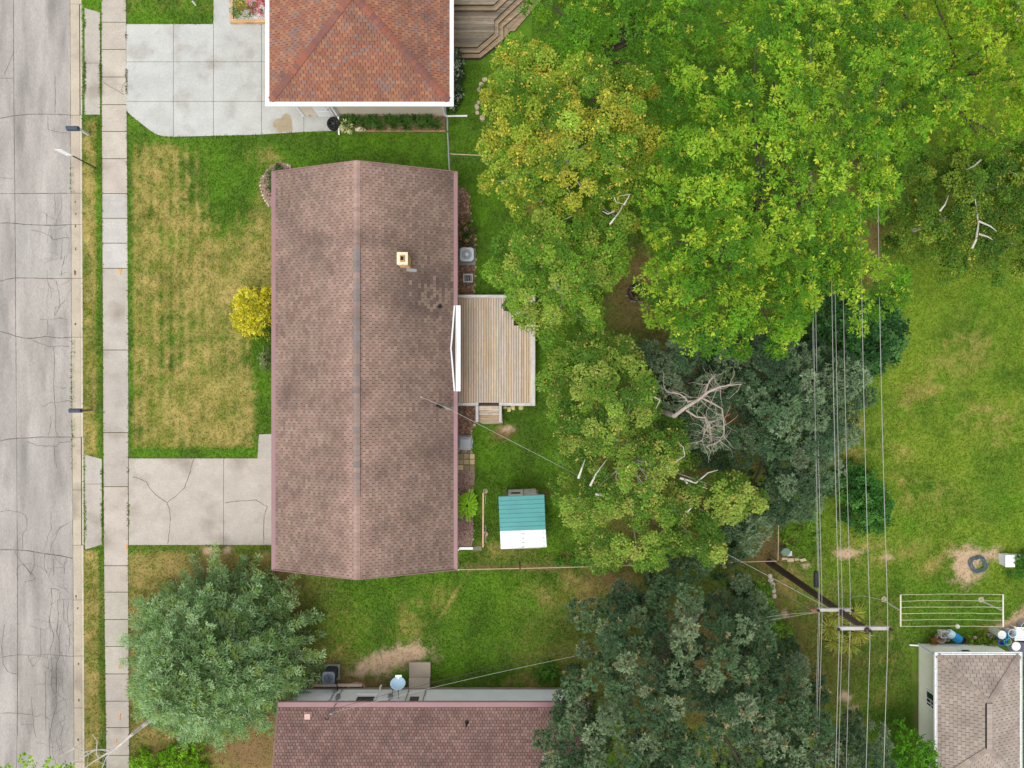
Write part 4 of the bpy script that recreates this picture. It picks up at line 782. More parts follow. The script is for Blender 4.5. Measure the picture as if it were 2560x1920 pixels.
m_ = 6; mb.add(vs, [[k*m_+j, k*m_+(j+1) % m_, (k+1)*m_+(j+1) % m_, (k+1)*m_+j] for k in range(3) for j in range(m_)]+[[3*m_+j for j in range(m_)]]); mb.build('bubble', m_col, ww)
mb = MB(); mb.col = c(206, 210, 212); mb.prism([(x+a*1.1, y+b*1.08-.02) for a, b in sh_], .036, .05); mb.build('flange', m_col, ww)
mb = MB(); mb.col = c(140, 150, 154); mb.box(x-.3, x+.2, y+.16, y+.2, .2, .27); mb.build('hinge', m_col, ww)
pv = struct(MB().prism(PP([(1141, 1133), (1188, 1133), (1188, 1176), (1141, 1176)]), -.05, .037).build('paver_path', m_mulch))
for i, pxx in enumerate((1140, 1159.5, 1173.5)):
    for j, pyy in enumerate((1134, 1148, 1162)):
        if i == 1 and j == 2: pyy += 1
        mb = MB(); mb.col = jit(random.choice([c(176, 160, 120), c(150, 138, 104), c(204, 184, 138)]) if not (i == 2 and j == 0) else c(220, 198, 150), .06, .03); a = P(pxx+.6+random.uniform(0, .8), pyy+.6); b = P(pxx+(18.5 if i == 0 else 12.9), pyy+12.6); mb.box(a[0], b[0], b[1], a[1], -.02, .06+random.uniform(-.01, .01)); mb.build('paver', m_stone, pv)
def rocks(pts, rad, label, grp, colr, hscale=.8):
    for px, py in pts:
        x, y, _ = P(px, py); r = rad*random.uniform(.7, 1.3)/50; mb = MB(); mb.col = jit(colr, .15, .05); mb.rock(x, y, -.02, r, r*random.uniform(.8, 1.3), r*hscale)
        tag(mb.build('edging_rock', m_stone, org=(x, y, 0)), label, 'rock', grp)
random.seed(8)
rocks([(1178+random.uniform(-1.5, 1.5), y) for y in range(1083, 1132, 6)]+[(1147+i*6, 1128+random.uniform(-1, 1)) for i in range(5)]+[(1186, 1062), (1182, 1069), (1179, 1077), (1160, 1083), (1168, 1081)], 3.2, 'pale rounded rock edging the bed round the grey window well cover', 'rocks round the window well', c(196, 182, 160))
rocks([(1174, 492), (1176, 515), (1177, 534), (1180, 552), (1184, 575), (1188, 598), (1189, 612), (1190, 632), (1190, 648), (1188, 668), (1188, 690), (1187, 712), (1186, 728), (1153, 474)], 3.0, 'small tan rock edging the mulch bed beside the lawn north of the deck', 'rocks edging the mulch bed', c(190, 160, 134))
rocks([(1158, 725)], 8, 'large brown rock in the mulch bed next to the deck', None, c(150, 122, 84))
rocks([(1183, 1310), (1185, 1326), (1182, 1348), (1183, 1285), (1184, 1190)], 3.0, 'small pale rock along the gravel bed by the house', 'rocks edging the gravel bed', c(190, 182, 168))
rocks([(663, 435), (658, 441), (655, 448), (652, 456), (651, 464), (652, 472), (654, 480), (657, 488), (660, 495), (664, 502), (668, 508), (672, 514), (658, 452), (662, 478), (720, 413), (712, 410), (725, 417)], 3.2, 'pale rock in the border at the street corner of the mauve-roofed house', 'rocks in the corner border', c(206, 190, 170))
rocks([(1226, 193), (1212, 200), (1203, 212), (1199, 224), (1196, 256), (1192, 268), (1193, 282), (1206, 295), (1262, 236)], 6.0, 'grey-tan boulder ringing the round planting under the trees', 'boulders of the round bed', c(186, 168, 140), .6)
rocks([(1927, 1450), (1930, 1462), (1933, 1476), (1925, 1440), (1935, 1490)], 6, 'pale broken stone in the border beside the utility pole', 'stones by the pole', c(196, 182, 166))
x, y, _ = P(903, 325); mb = MB(); mb.col = c(222, 206, 176); mb.rock(x, y, 0, .32, .14, .2, 4); tag(mb.build('quartz_rock', m_stone, org=(x, y, 0)), 'pale flat pointed rock beside the variegated hosta', 'rock')
# downspout drain
x, y, _ = P(1164, 1371, .1); a = P(1145, 1368, .1); b = P(1182, 1374, .1); tag(MB().box(a[0], b[0], b[1], a[1], .04, .12).tube([(a[0]+.02, (a[1]+b[1])/2, .08), (a[0]+.02, (a[1]+b[1])/2, .5)], .05, 6).build('downspout_extension', m_white, org=(x, y, 0)), 'white downspout extension lying beside the gravel bed', 'downspout')
mb = MB(); mb.col = c(158, 154, 134); mb.prism(PP([(1182, 1367), (1196, 1365), (1203, 1364), (1206, 1376), (1190, 1375.5), (1182, 1375)]), 0, .05); tag(mb.build('splash_block', m_conc, org=(*P(1193, 1370)[:2], 0)), 'grey splash block at the end of the white downspout', 'splash block')
# pipe frame beside the gravel bed
fr = thing('pipe_frame', 'rusty pink pipe crossbar on two posts between the house and the shed', 'clothes frame', (*P(1212, 1280)[:2], 0)); p1, p2 = P(1212, 1226), P(1212.5, 1333); z = 1.65
m_pipe = M('rust_pipe', c(222, 176, 150), .6, .15, 4, .1, 30)
for p in (p1, p2):
    MB().tube([p, (p[0]-.01, p[1], z)], .03, 8).build('post', m_pipe, fr); mb = MB(); mb.col = c(222, 200, 186); mb.lathe(p[0]+.03, p[1]-.03, [(.13, -.03), (.13, .03), (.09, .05)], 10); mb.build('footing', m_conc, fr)
MB().tube([(p1[0]-.01, p1[1]+.12, z), (p2[0]-.03, p2[1]-.32, z)], .04, 8).build('crossbar', m_pipe, fr)
MB().tube([(p1[0]+.06, p1[1]-.15, .5), (p1[0]+.06, p1[1]-.6, .45)], .012, 5).tube([(p2[0]+.06, p2[1]+.5, .5), (p2[0]+.06, p2[1]-.38, .45)], .012, 5).build('hook_rod', m_wire, fr)
# ------------------------------------------------------------------ neighbour's grey deck with angled steps
D2 = .62; nd = thing('wooden_deck', 'weathered dark grey deck with angled steps beside the orange-roofed house', 'deck', (*P(1200, 60)[:2], 0)); random.seed(12)
gw = [c(140, 128, 112), c(128, 116, 102), c(116, 106, 94), c(150, 138, 120), c(134, 122, 100)]
LV = [(D2+.3, [(1128, -200), (1420, -200), (1246, 0), (1233, 11.5), (1128, 11)]), (D2+.15, [(1128, -190), (1440, -190), (1267, 0), (1240, 25.5), (1128, 25)]),
      (D2, [(1128, -180), (1445, -180), (1287, 0), (1235, 50), (1235, 81.5), (1193, 117), (1128, 117)]), (D2-.17, [(1128, -170), (1450, -165), (1308, 0), (1246, 58), (1246, 89.5), (1198, 131), (1128, 131)]),
      (D2-.34, [(1128, -160), (1450, -135), (1315, 17), (1257.5, 67), (1258.5, 98), (1201, 144), (1150, 144)]), (D2-.5, [(1300, -120), (1450, -110), (1327, 30), (1286, 77), (1276, 77), (1259, 82), (1259, 66)])]
for li, (z, pl) in enumerate(LV):
    W = PP(pl, z); mb = MB(); mb.col = c(90, 80, 68); mb.prism([((a-W[0][0])*.996+W[0][0], b) for a, b in W], 0, z-.04); mb.build('frame', m_woodx, nd)
    if li == 2 or li == 0:
        yy = W[-1][1] if li == 2 else W[-1][1]; k = 0
        while yy < W[0][1] and k < (20 if li == 2 else 6):
            q = clip(W, -99, 99, yy+.005, yy+.135); yy += .14; k += 1
            if q: mb = MB(); mb.col = jit(random.choice(gw), .12, .03); mb.prism(q, z-.035, z+random.uniform(-.003, .003)); mb.build('deck_board', m_woodx, nd)
    else:
        off = {1: (-14, 13.5), 3: (10.5, 14), 4: (11.5, 13), 5: (10, 10)}[li]
        inner = LV[li-1][1] if li > 0 else pl
        # treads: one mitred board pair along each visible edge
        for e in range(1, len(pl)-1):
            a, b = pl[e], pl[e+1]; q0 = inner[min(e, len(inner)-1)]; q1 = inner[min(e+1, len(inner)-1)]
            if a[1] < -120 and b[1] < -120: continue
            for s0, s1 in ((.0, .485), (.515, 1.0)):
                quad = [(a[0]+(q0[0]-a[0])*s0, a[1]+(q0[1]-a[1])*s0), (b[0]+(q1[0]-b[0])*s0, b[1]+(q1[1]-b[1])*s0), (b[0]+(q1[0]-b[0])*s1, b[1]+(q1[1]-b[1])*s1), (a[0]+(q0[0]-a[0])*s1, a[1]+(q0[1]-a[1])*s1)]
                mb = MB(); mb.col = jit(random.choice([c(162, 140, 112), c(146, 128, 104), c(150, 136, 112)]), .1, .03); mb.prism(PP(quad, z), z-.039, z+random.uniform(-.002, .002)); mb.build('tread', m_woodx, nd)
# timber edging of the side bed, timber planter with flowers by the walk
t_ = P(895, 327); b_ = P(1114, 331.5); mb = MB(); mb.col = c(150, 126, 84); mb.box(t_[0], b_[0], b_[1], t_[1], 0, .1); tag(mb.build('timber_edging', m_woodx, org=(*P(1000, 329)[:2], 0)), 'brown timber edging along the planted bed below the beige wall', 'edging')
fb = thing('timber_planter', 'timber-edged flower bed filled with white gravel beside the walk', 'planter', (*P(620, 20)[:2], 0)); mb = MB(); mb.col = c(204, 164, 118)
xa, ya, _ = P(576, 48, .2); xb_, yb_, _ = P(676, 54, .2)
mb.box(xa, xb_, yb_-.03, ya, 0, .22); mb.build('timber', m_woodx, fb); mb = MB(); mb.col = c(196, 158, 116); mb.box(xa, xa+.14, ya+.002, ya+3, 0, .22); mb.build('timber', m_wood, fb)
MB().box(xa+.14, xb_, ya, ya+3, 0, .12).build('gravel_fill', M('white_gravel', c(214, 212, 208), .9, .1, 3, .5, 30, bump=.8, bscale=36, col2=c(110, 108, 106), thr=(.52, .64), s2=16), fb)
# spare tyre
x, y, _ = P(836, 312); ty = thing('spare_tyre', 'black tyre with dark spoked wheel lying on the concrete by the hosta', 'tyre', (x, y, .02))
MB().lathe(x, y, [(.19, .05), (.2, .21), (.25, .24), (.31, .23), (.335, .18), (.335, .08), (.3, .03), (.24, .03)], 28).build('tyre', M('rubber', c(34, 34, 36), .8, .1, 5, .1, 40), ty)
mb = MB().torus(x, y, .17, .195, .014, 24, 6)
for k in range(5): a = 2*math.pi*k/5; mb.tube([(x, y, .17), (x+.19*math.cos(a), y+.19*math.sin(a), .18)], [.035, .018], 6)
mb.lathe(x, y, [(.05, .1), (.05, .2)], 12).build('rim', M('wheel_rim', c(88, 88, 92), .35, .1, 4, 0, metal=.6), ty); MB().lathe(x, y, [(.19, .03), (.19, .06)], 20).build('hub_backing', m_dark, ty)
# fire pit
x, y, _ = P(1589, 732); fp = thing('fire_pit', 'dark round fire pit with charred contents on bare ground between trees', 'fire pit', (x, y, 0)); MB().lathe(x, y, [(.42, 0), (.44, .28), (.40, .28), (.38, .05)], 22).build('ring', m_dark, fp); MB().lathe(x, y, [(.385, .03), (.3, .12), (.05, .1)], 14).build('ash', m_mulch, fp)
for k in range(4): a = k*1.1; mb = MB(); mb.col = c(58, 44, 38); mb.tube([(x-.25*math.cos(a), y-.25*math.sin(a), .14), (x+.22*math.cos(a+.3), y+.22*math.sin(a+.3), .2)], .05, 7); mb.build('charred_log', m_stone, fp)
for k, (px, py, w_, h_) in enumerate(((1575, 720, 10, 5), (1582, 754, 14, 5), (1600, 756, 14, 5), (1568, 740, 12, 4))): xx, yy, _ = P(px, py); mb = MB(); mb.col = jit(c(136, 124, 110), .1, .03); mb.box(xx-w_/100, xx+w_/100, yy-h_/100, yy+h_/100, 0, .1); mb.build('paver', m_stone, fp)
# ------------------------------------------------------------------ mailboxes and street posts
def mailbox(base, top, label, lean=0):
    bx_, by_, _ = P(*base); t = thing('mailbox', label, 'mailbox', (bx_, by_, 0), None); z = 1.12; x, y, _ = P(*top, z+.1)
    mb = MB(); mb.col = c(206, 206, 202) if lean else c(122, 104, 84)
    mb.box(bx_-.05, bx_+.05, by_-.05, by_+.05, 0, z-.06); mb.box(min(bx_-.051, x-.15), bx_+.051, by_-.04, by_+.04, z-.06, z-.005); mb.build('post', m_wood, t)
    pr = [(-.10, 0), (-.10, .14), (-.085, .19), (-.05, .225), (0, .24), (.05, .225), (.085, .19), (.10, .14), (.10, 0)]; n = len(pr); x0, x1 = x-.28, x+.26
    mb = MB(); mb.col = c(66, 76, 92); mb.add([(x0, y+a, z+b) for a, b in pr]+[(x1, y+a, z+b) for a, b in pr], [[i, n+i, n+i+1, i+1] for i in range(n-1)]+[[n-1, 2*n-1, n, 0], list(range(n)), [2*n-1-i for i in range(n)]]); mb.build('box', m_col, t)
    mb = MB(); mb.col = c(80, 90, 104); mb.add([(x0-.012, y+a*1.04, z+b*1.02) for a, b in pr]+[(x0+.03, y+a*1.04, z+b*1.02) for a, b in pr], [[i, n+i, n+i+1, i+1] for i in range(n-1)]+[list(range(n))]); mb.build('door', m_col, t)
    mb = MB(); mb.col = c(200, 206, 210); mb.box(x+.08, x+.12, y+.104, y+.112, z+.05, z+.2); mb.build('flag', m_col, t)
mailbox((222, 337), (183, 321), 'black mailbox on a white post on the verge by the white concrete driveway', 1); mailbox((229, 1025), (190, 1026.5), 'dark grey mailbox on a brown post beside the kerb below the dry lawn')
b0 = P(240, 420); ss = thing('street_sign', 'thin dark sign post with narrow white panel on the verge', 'street sign', b0); MB().box(b0[0]-.025, b0[0]+.025, b0[1]-.02, b0[1]+.02, 0, 2.05).build('post', m_dark, ss)
MB().box(b0[0]-.03, b0[0]+.03, b0[1]-.045, b0[1]-.021, 1.95, 2.95).build('panel_frame', m_metal, ss); MB().box(b0[0]-.16, b0[0]+.16, b0[1]-.062, b0[1]-.046, 2.1, 2.95).build('panel', m_white, ss)
b0 = P(490, 13); lp = thing('yard_lamp', 'yard lamp post with white base at the edge of the lawn', 'lamp', b0); MB().tube([b0, (b0[0], b0[1], .45)], .045, 8).build('base', m_white, lp); MB().tube([(b0[0], b0[1], .45), (b0[0], b0[1], 1.9)], .035, 8).build('post', m_dark, lp); MB().lathe(b0[0], b0[1], [(.06, 1.9), (.14, 1.98), (.16, 2.25), (.02, 2.4)], 6).build('lantern', m_dark, lp)
# ------------------------------------------------------------------ chain link fences
def fence(pts, label, h=1.15, colr=None, rail=None, hh=.021):
    W = [Vector(P(px, py, 0)) for px, py in pts]; t = thing('chain_link_fence', label, 'fence', W[0]); m_ = rail or m_metal
    for a, b in zip(W[:-1], W[1:]):
        L_ = (b-a).length; d = (b-a)/L_; k = max(1, round(L_/3))
        for i in range(k+1): p = a+d*L_*i/k; MB().tube([p, p+Vector((0, 0, h+.05))], .028, 7).build('post', m_metal, t)
        MB().tube([a+Vector((0, 0, h)), b+Vector((0, 0, h))], hh, 6).build('top_rail', m_, t)
        mb = MB(); n_ = int(L_/.09); wv = Vector((0, 0, .0022))
        for i in range(-int(h/.09), n_+1):
            for s in (0, 1):
                u0, u1 = i*.09, i*.09+h; z0, z1 = (.03, h) if s else (h, .03)
                f0 = max(0, -u0)/h; f1 = min(1, (L_-u0)/h)
                if f1 <= f0: continue
                A = a+d*(u0+h*f0)+Vector((0, 0, z0+(z1-z0)*f0)); B = a+d*(u0+h*f1)+Vector((0, 0, z0+(z1-z0)*f1)); mb.add([A-wv, B-wv, B+wv, A+wv], [[0, 1, 2, 3]])
        o = mb.build('mesh', m_metal, t); o['kind'] = 'stuff'
m_rrail = M('rust_rail', c(206, 180, 146), .6, .1, 3, .1, 20)
def gp(px, py, z): k = (H-z)/H; return (1280+(px-1280)*k, 960+(py-960)*k)
hF = 1.15
fence([gp(1146, 1424, hF), gp(1300, 1421, hF), gp(1500, 1416, hF), gp(1700, 1409, hF), gp(1945, 1402.5, hF)], 'long chain link fence with tan rail running from the house corner to the pole', hF, rail=m_rrail)
fence([gp(1945, 1402.5, hF), gp(1948, 1200, hF), gp(1950, 900, hF)], 'chain link fence along the back lot running under the spruce', hF, rail=m_rrail)
fence([gp(1118, 293, hF), gp(1119, 330, hF), gp(1124, 432, hF)], 'short grey chain link fence between the two houses', hF, hh=.032)
fence([gp(1127, 385, hF), gp(1216, 389, hF), gp(1290, 392, hF)], 'chain link fence with thin tan rail running into the yellow-green birch', hF, rail=m_rrail)
# ------------------------------------------------------------------ utility pole and wires
PB = Vector(P(1922, 1405)); pole = thing('utility_pole', 'tall dark wooden utility pole with two grey crossarms', 'utility pole', PB)
m_pole = M('creosote', c(84, 70, 60), .9, .2, 2, .2, 20, stretch=(6, 6, .6), bump=.4)
MB().tube([PB, PB+Vector((0, 0, 5)), PB+Vector((0, 0, 9.95))], [.165, .14, .105], 12).build('shaft', m_pole, pole)
m_arm = M('grey_timber', c(180, 174, 168), .85, .12, 3, .12, 20)
ZA, ZB = 7.75, 9.75
A0, A1 = Vector(P(2043, 1524, ZA)), Vector(P(2128, 1524, ZA)); B0, B1 = Vector(P(2093, 1570, ZB)), Vector(P(2222, 1571, ZB))
for a, b in ((A0, A1), (B0, B1)): MB().box(a.x, b.x, a.y-.06, a.y+.06, a.z-.06, a.z+.06).build('crossarm', m_arm, pole)
for (p, r) in ((A0, .05), (A1, .05), (B0, .05), (B1, .05), (Vector((PB.x, B0.y, 9.95)), .05)):
    MB().lathe(p.x, p.y, [(.02, p.z+.05), (.05, p.z+.08), (.055, p.z+.12), (.035, p.z+.14), (.05, p.z+.18), (.02, p.z+.21)], 10).build('insulator', m_dark, pole)
for k in range(4): p = A0+Vector((-.08+.05*k, -.03-.05*(k % 2), 0)); MB().lathe(p.x-.1, p.y, [(.03, 7.6), (.06, 7.64), (.06, 7.72), (.03, 7.76)], 8).build('insulator', M('brown_ceramic%d' % k, c(150, 100, 84), .4), pole)
for z_, s in ((7.4, 1), (9.4, -1)): MB().tube([(PB.x, PB.y-.12, z_-.35), (A0.x*.5+PB.x*.5 if s > 0 else B1.x*.6+PB.x*.4, A0.y if s > 0 else B0.y, z_+.3)], .018, 5).build('arm_brace', m_metal, pole)
def sagline(mb, x, ybase, z0, r, y_s, y_n, span=50., sag=.85, dx=0.):
    pts = []
    for y in np.linspace(y_s, y_n, 40):
        d = abs(y-ybase); pts.append((x+dx*(y-ybase), y, z0-sag*(1-((d-span/2)/(span/2))**2)))
    mb.tube(pts, r, 5)
def wire(px, py, z, label, r=.013, ys_=-28, yn_=28, sag=.85, grp='overhead wires along the pole line'):
    p = P(px, py, z); mb = MB(); sagline(mb, p[0], p[1], z, r, ys_, yn_, sag=sag); tag(mb.build('overhead_wire', m_wire, org=(p[0], p[1], z)), label, 'wire', grp)
WL = 'thin pale overhead wire strung north to south past the utility pole'
for px, py, z, r in ((2099, 1571, 9.93, .009), (2176, 1580, 10.1, .009), (2221, 1572, 9.93, .010), (2127, 1524, 7.93, .009), (2050, 1524, 7.93, .008), (2056, 1520, 7.3, .010), (2107, 1540, 8.6, .008), (2047, 1515, 6.5, .008)): wire(px, py, z, WL, r)
bx0 = Vector(P(2041, 1448, 6.35)); tag(MB().tube([bx0+Vector((0, .32, 0)), bx0+Vector((0, -.32, 0))], .11, 12).build('splice_case', m_dark, org=bx0), 'black cylinder splice case hanging on the cables by the pole', 'splice case')
def drop(a, b, sag, r, name, label, cat='wire', mat=m_wire, grp=None):
    a = Vector(a); b = Vector(b); pts = [a.lerp(b, t)-Vector((0, 0, sag*4*t*(1-t))) for t in np.linspace(0, 1, 24)]; tag(MB().tube(pts, r, 5).build(name, mat, org=a), label, cat, grp)
drop((MT.x+.1, MT.y-.04, 3.97), (PB.x-.1, PB.y-.1, 7.2), .6, .009, 'service_wire', 'service wire from the mauve-roofed house mast toward the utility pole')
drop((MS.x+.14, MS.y+.08, 3.5), (PB.x-.1, PB.y-.15, 7.1), .7, .007, 'service_wire', 'service wire from the rose-roofed house mast toward the utility pole', grp=None)
m_bw = M('black_cable', c(70, 66, 64), .6)
drop((MS.x+.1, MS.y+.1, 3.2), (PB.x-.1, PB.y-.2, 6.3), .9, .008, 'telephone_cable', 'darker sagging cable from the rose-roofed house to the pole', 'cable', m_bw)
drop(A1, P(2208, 1501, 1.7), 1.2, .007, 'drop_cable', 'thin cable dropping from the lower crossarm toward the clothesline', 'cable')
drop(P(2032, 1527, 7.7), P(1936, 1472, 4.5), .2, .008, 'guy_wire', 'thin guy wire from the lower crossarm toward the stones', 'wire')
drop(P(2032, 1532, 7.7), P(1850, 1560, 6.2), .3, .008, 'service_wire', 'service wire from the lower crossarm passing over the big fir', 'wire')
# ------------------------------------------------------------------ clothesline
cl = thing('clothesline', 'pale T-post clothesline with six lines beside the garage', 'clothesline', (*P(2330, 1500)[:2], 0)); hC = 1.65; m_cl = M('cream_pipe', c(226, 216, 200), .5, .08, 3, .05, 20)
bars = []
for (bp, bar) in (((2207, 1500), (2251.5, 1487, 1566)), ((2450, 1501), (2507.5, 1486, 1567))):
    k = F/(H-hC); bxw = (bar[0]-1280)/k; ya_, yb2 = -(bar[1]-960)/k, -(bar[2]-960)/k; ym_ = (ya_+yb2)/2; g0 = P(*bp)
    MB().tube([g0, (bxw, ym_, hC)], .038, 8).build('post', m_cl, cl); MB().tube([(bxw, ya_, hC), (bxw, yb2, hC)], .036, 8).build('crossbar', m_cl, cl); bars.append((bxw, ya_, yb2)); mb = MB(); mb.col = c(214, 200, 170); mb.lathe(g0[0]+.05, g0[1]+.05, [(.16, -.02), (.15, .03), (.08, .05)], 9); mb.build('footing', m_conc, cl)
random.seed(2)
for i in range(6):
    t = i/5; y0_, y1_ = bars[0][1]+(bars[0][2]-bars[0][1])*t, bars[1][1]+(bars[1][2]-bars[1][1])*t; pts = [(bars[0][0]+(bars[1][0]-bars[0][0])*s, y0_+(y1_-y0_)*s+random.uniform(-.012, .012), hC+.02-.10*4*s*(1-s)) for s in np.linspace(0, 1, 12)]
    MB().tube(pts, .011, 5).build('line', M('line%d' % i, c(206, 206, 170), .7), cl)
# ------------------------------------------------------------------ things in the yards to the south-east
hx, hy, _ = P(2443, 1410); mb = MB(); random.seed(4)
pts = []
for i in range(260): a = i*.26; r = .36+.07*math.sin(i*.07)+.03*math.sin(i*.9); pts.append((hx+r*math.cos(a)+.03*math.sin(i*.05), hy+r*math.sin(a), .03+.02*(i % 25)/6))
tag(mb.tube(pts, .015, 5).build('garden_hose', M('hose', c(86, 104, 112), .5), org=(hx, hy, 0)), 'coiled blue-grey garden hose lying on bare ground', 'hose')
def pot(px, py, r, h, colr, name, label, cat, open_=True, mat=m_col, sq=1.0):
    x, y, _ = P(px, py, h*.5); t = thing(name, label, cat, (x, y, 0)); mb = MB(); mb.col = colr
    prof = [(r*.8, 0), (r, h), (r*1.06, h), (r*1.06, h-.03)] if not open_ else [(r*.78, 0), (r, h), (r*1.07, h), (r*1.07, h+.02), (r*.93, h+.02), (r*.75, .06)]
    mb.lathe(x, y, prof, 18, 1, sq); mb.build('body', mat, t)
    if open_: MB().lathe(x, y, [(r*.8, h*.35), (r*.8, h*.4)], 14, 1, sq).build('contents', m_mulch, t)
    else: mb = MB(); mb.col = lerp(colr, (1, 1, 1), .25); mb.lathe(x, y, [(r*1.1, h), (r*1.1, h+.03), (r*.3, h+.05)], 18, 1, sq); mb.build('lid', m_col, t)
    return t
pot(2349, 1594, .22, .3, c(186, 180, 168), 'plant_pot', 'grey-beige round pot beside the rusty chair frame', 'pot'); pot(2364, 1592, .17, .26, c(168, 166, 160), 'plant_pot', 'grey round pot between the beige pot and the blue barrel', 'pot'); pot(2405, 1600, .15, .2, c(70, 76, 80), 'plant_pot', 'small dark pot next to the blue barrel', 'pot')
x, y, _ = P(2358, 1584, .2); tg = thing('storage_crate', 'white crate behind the round pots at the garage wall', 'crate', (x, y, 0)); mb = MB(); mb.col = c(226, 222, 214)
for k in range(4): mb.box(x-.2, x+.2, y-.15, y+.15, .02+k*.1, .09+k*.1) if k == 0 else [mb.box(x-.2, x+.2, y+s*.15-.01, y+s*.15+.01, .02+k*.1, .09+k*.1) for s in (-1, 1)] and [mb.box(x+s*.2-.01, x+s*.2+.01, y-.139, y+.139, .02+k*.1, .09+k*.1) for s in (-1, 1)]
mb.build('slats', m_col, tg)
# blue barrel lying down
x, y, _ = P(2384, 1590, .25); bl = thing('barrel', 'bright blue plastic barrel with white end lying by the garage wall', 'barrel', (x, y, 0)); ax_ = Vector((.30, -.20, 0)); q0 = Vector((x, y, .24)); d_ = ax_.normalized()
mb = MB(); mb.col = c(36, 150, 214); mb.tube([q0-d_*.05, q0+d_*.08, q0+d_*.1, q0+d_*.30, q0+d_*.33, q0+d_*.36], [.2, .21, .225, .215, .225, .19], 16); mb.build('body', m_col, bl); mb = MB(); mb.col = c(206, 232, 242); mb.tube([q0-d_*.34, q0-d_*.3, q0-d_*.06], [.17, .205, .2], 16); mb.build('lid_end', m_col, bl)
# rusty chair frame
x, y, _ = P(2329, 1600, .2); rc = thing('chair_frame', 'rusty brown metal chair frame at the garage corner', 'chair', (x, y, 0)); m_rust = M('rust', c(150, 92, 58), .9, .3, 6, .2, 30)
for sx in (-.14, .14):
    for sy in (-.16, .16): MB().tube([(x+sx, y+sy, 0), (x+sx*.9, y+sy*.9, .42)], .016, 6).build('leg', m_rust, rc)
mb = MB()
for k in range(5): mb.box(x-.15, x+.15, y-.15+k*.07, y-.11+k*.07, .42, .435)
mb.build('seat', m_rust, rc); mb = MB().tube([(x-.14, y+.16, .43), (x-.14, y+.22, .85), (x+.14, y+.22, .85), (x+.14, y+.16, .43)], .016, 6).tube([(x-.14, y+.2, .65), (x+.14, y+.2, .65)], .012, 5); mb.build('backrest', m_rust, rc)
pot(2491, 1580, .19, .75, c(214, 218, 206), 'water_tank', 'tall pale cylinder tank standing under the clothesline end', 'tank', False, sq=1.0)
pot(2500, 1601, .2, .32, c(40, 110, 200), 'bucket', 'dark blue bucket among the clutter at the garage corner', 'bucket'); pot(2506, 1588, .19, .34, c(40, 160, 224), 'bucket', 'bright sky blue bucket between the pale tank and the clear tub', 'bucket'); pot(2514, 1601, .18, .28, c(130, 206, 130), 'bucket', 'light green bucket beside the dark blue bucket', 'bucket')
pot(2524, 1580, .2, .4, c(206, 224, 232), 'storage_tub', 'clear pale round tub with rim beside the blue buckets', 'tub'); pot(2527, 1595, .14, .3, c(150, 116, 100), 'plant_pot', 'brown clay pot in front of the clear tub', 'pot'); pot(2556, 1563, .2, .4, c(176, 186, 190), 'storage_tub', 'grey round tub at the edge of the dirt heap', 'tub'); pot(2473, 1588, .1, .2, c(196, 190, 178), 'plant_pot', 'tiny grey pot left of the pale tank', 'pot'); pot(2535, 1613, .2, .25, c(220, 210, 206), 'storage_tub', 'low pinkish white tub by the garage eave', 'tub', False)
x, y, _ = P(2553, 1585, .4); lc = thing('lawn_chair', 'white slatted lawn chair heaped in the clutter by the garage', 'chair', (x, y, 0)); mb = None
for k in range(7): MB().box(x-.25, x+.3, y+.26-k*.1, y+.33-k*.1, .38-.01*k, .41-.01*k).build('slat', m_white, lc)
for sx in (-.24, .27): MB().box(x+sx-.03, x+sx+.03, y-.36, y+.35, .3, .335).build('rail', m_white, lc)
for sx in (-.24, .27):
    for sy in (-.32, .3): MB().box(x+sx-.025, x+sx+.025, y+sy-.025, y+sy+.025, 0, .299).build('leg', m_white, lc)
mb = MB(); mb.col = c(84, 90, 100); mb.prism(PP([(2502, 1604), (2530, 1600), (2570, 1606), (2575, 1640), (2535, 1640)]), 0, [.12, .2, .16, .1, .09]); tag(mb.build('tarpaulin', m_col, org=(*P(2535, 1620)[:2], 0)), 'crumpled dark grey tarpaulin beside the garage', 'tarpaulin')
mb = MB(); mb.col = c(232, 226, 206); x, y, _ = P(2392, 1565, .02); mb.lathe(x, y, [(.0, .0), (.12, .03), (.10, .12), (.02, .15)], 14); tag(mb.build('ball', m_col, org=(x, y, 0)), 'small off-white ball on the grass below the clothesline', 'ball')
x, y, _ = P(2435, 1593); mb = MB(); mb.col = c(216, 204, 180); mb.rock(x, y, 0, .13, .08, .12, 3); tag(mb.build('garden_rock', m_stone, org=(x, y, 0)), 'pale rock in the weeds against the garage wall', 'rock')
x, y, _ = P(2517, 1400, .3); bn = thing('white_bin', 'white plastic bin standing by the bush at the lot edge', 'bin', (x, y, 0)); mb = MB(); mb.col = c(240, 242, 244); mb.prism([(x-.2, y-.27), (x+.2, y-.27), (x+.22, y+.27), (x-.22, y+.27)], 0, .5); mb.build('body', m_col, bn); mb = MB(); mb.col = c(250, 250, 250); mb.box(x-.235, x+.235, y-.29, y+.29, .501, .55); mb.build('lid', m_col, bn)
x, y, _ = P(2540, 1394, .2); bn = thing('white_cushion', 'flat pinkish white cushion beside the white bin', 'cushion', (x, y, 0)); mb = MB(); mb.col = c(236, 224, 222); mb.prism([(x-.25, y-.14), (x+.24, y-.17), (x+.26, y+.13), (x-.2, y+.17)], 0, .2); mb.build('pad', m_col, bn); mb = MB(); mb.col = c(200, 190, 190); mb.box(x-.22, x+.2, y-.02, y+.0, .201, .21); mb.build('seam', m_col, bn)
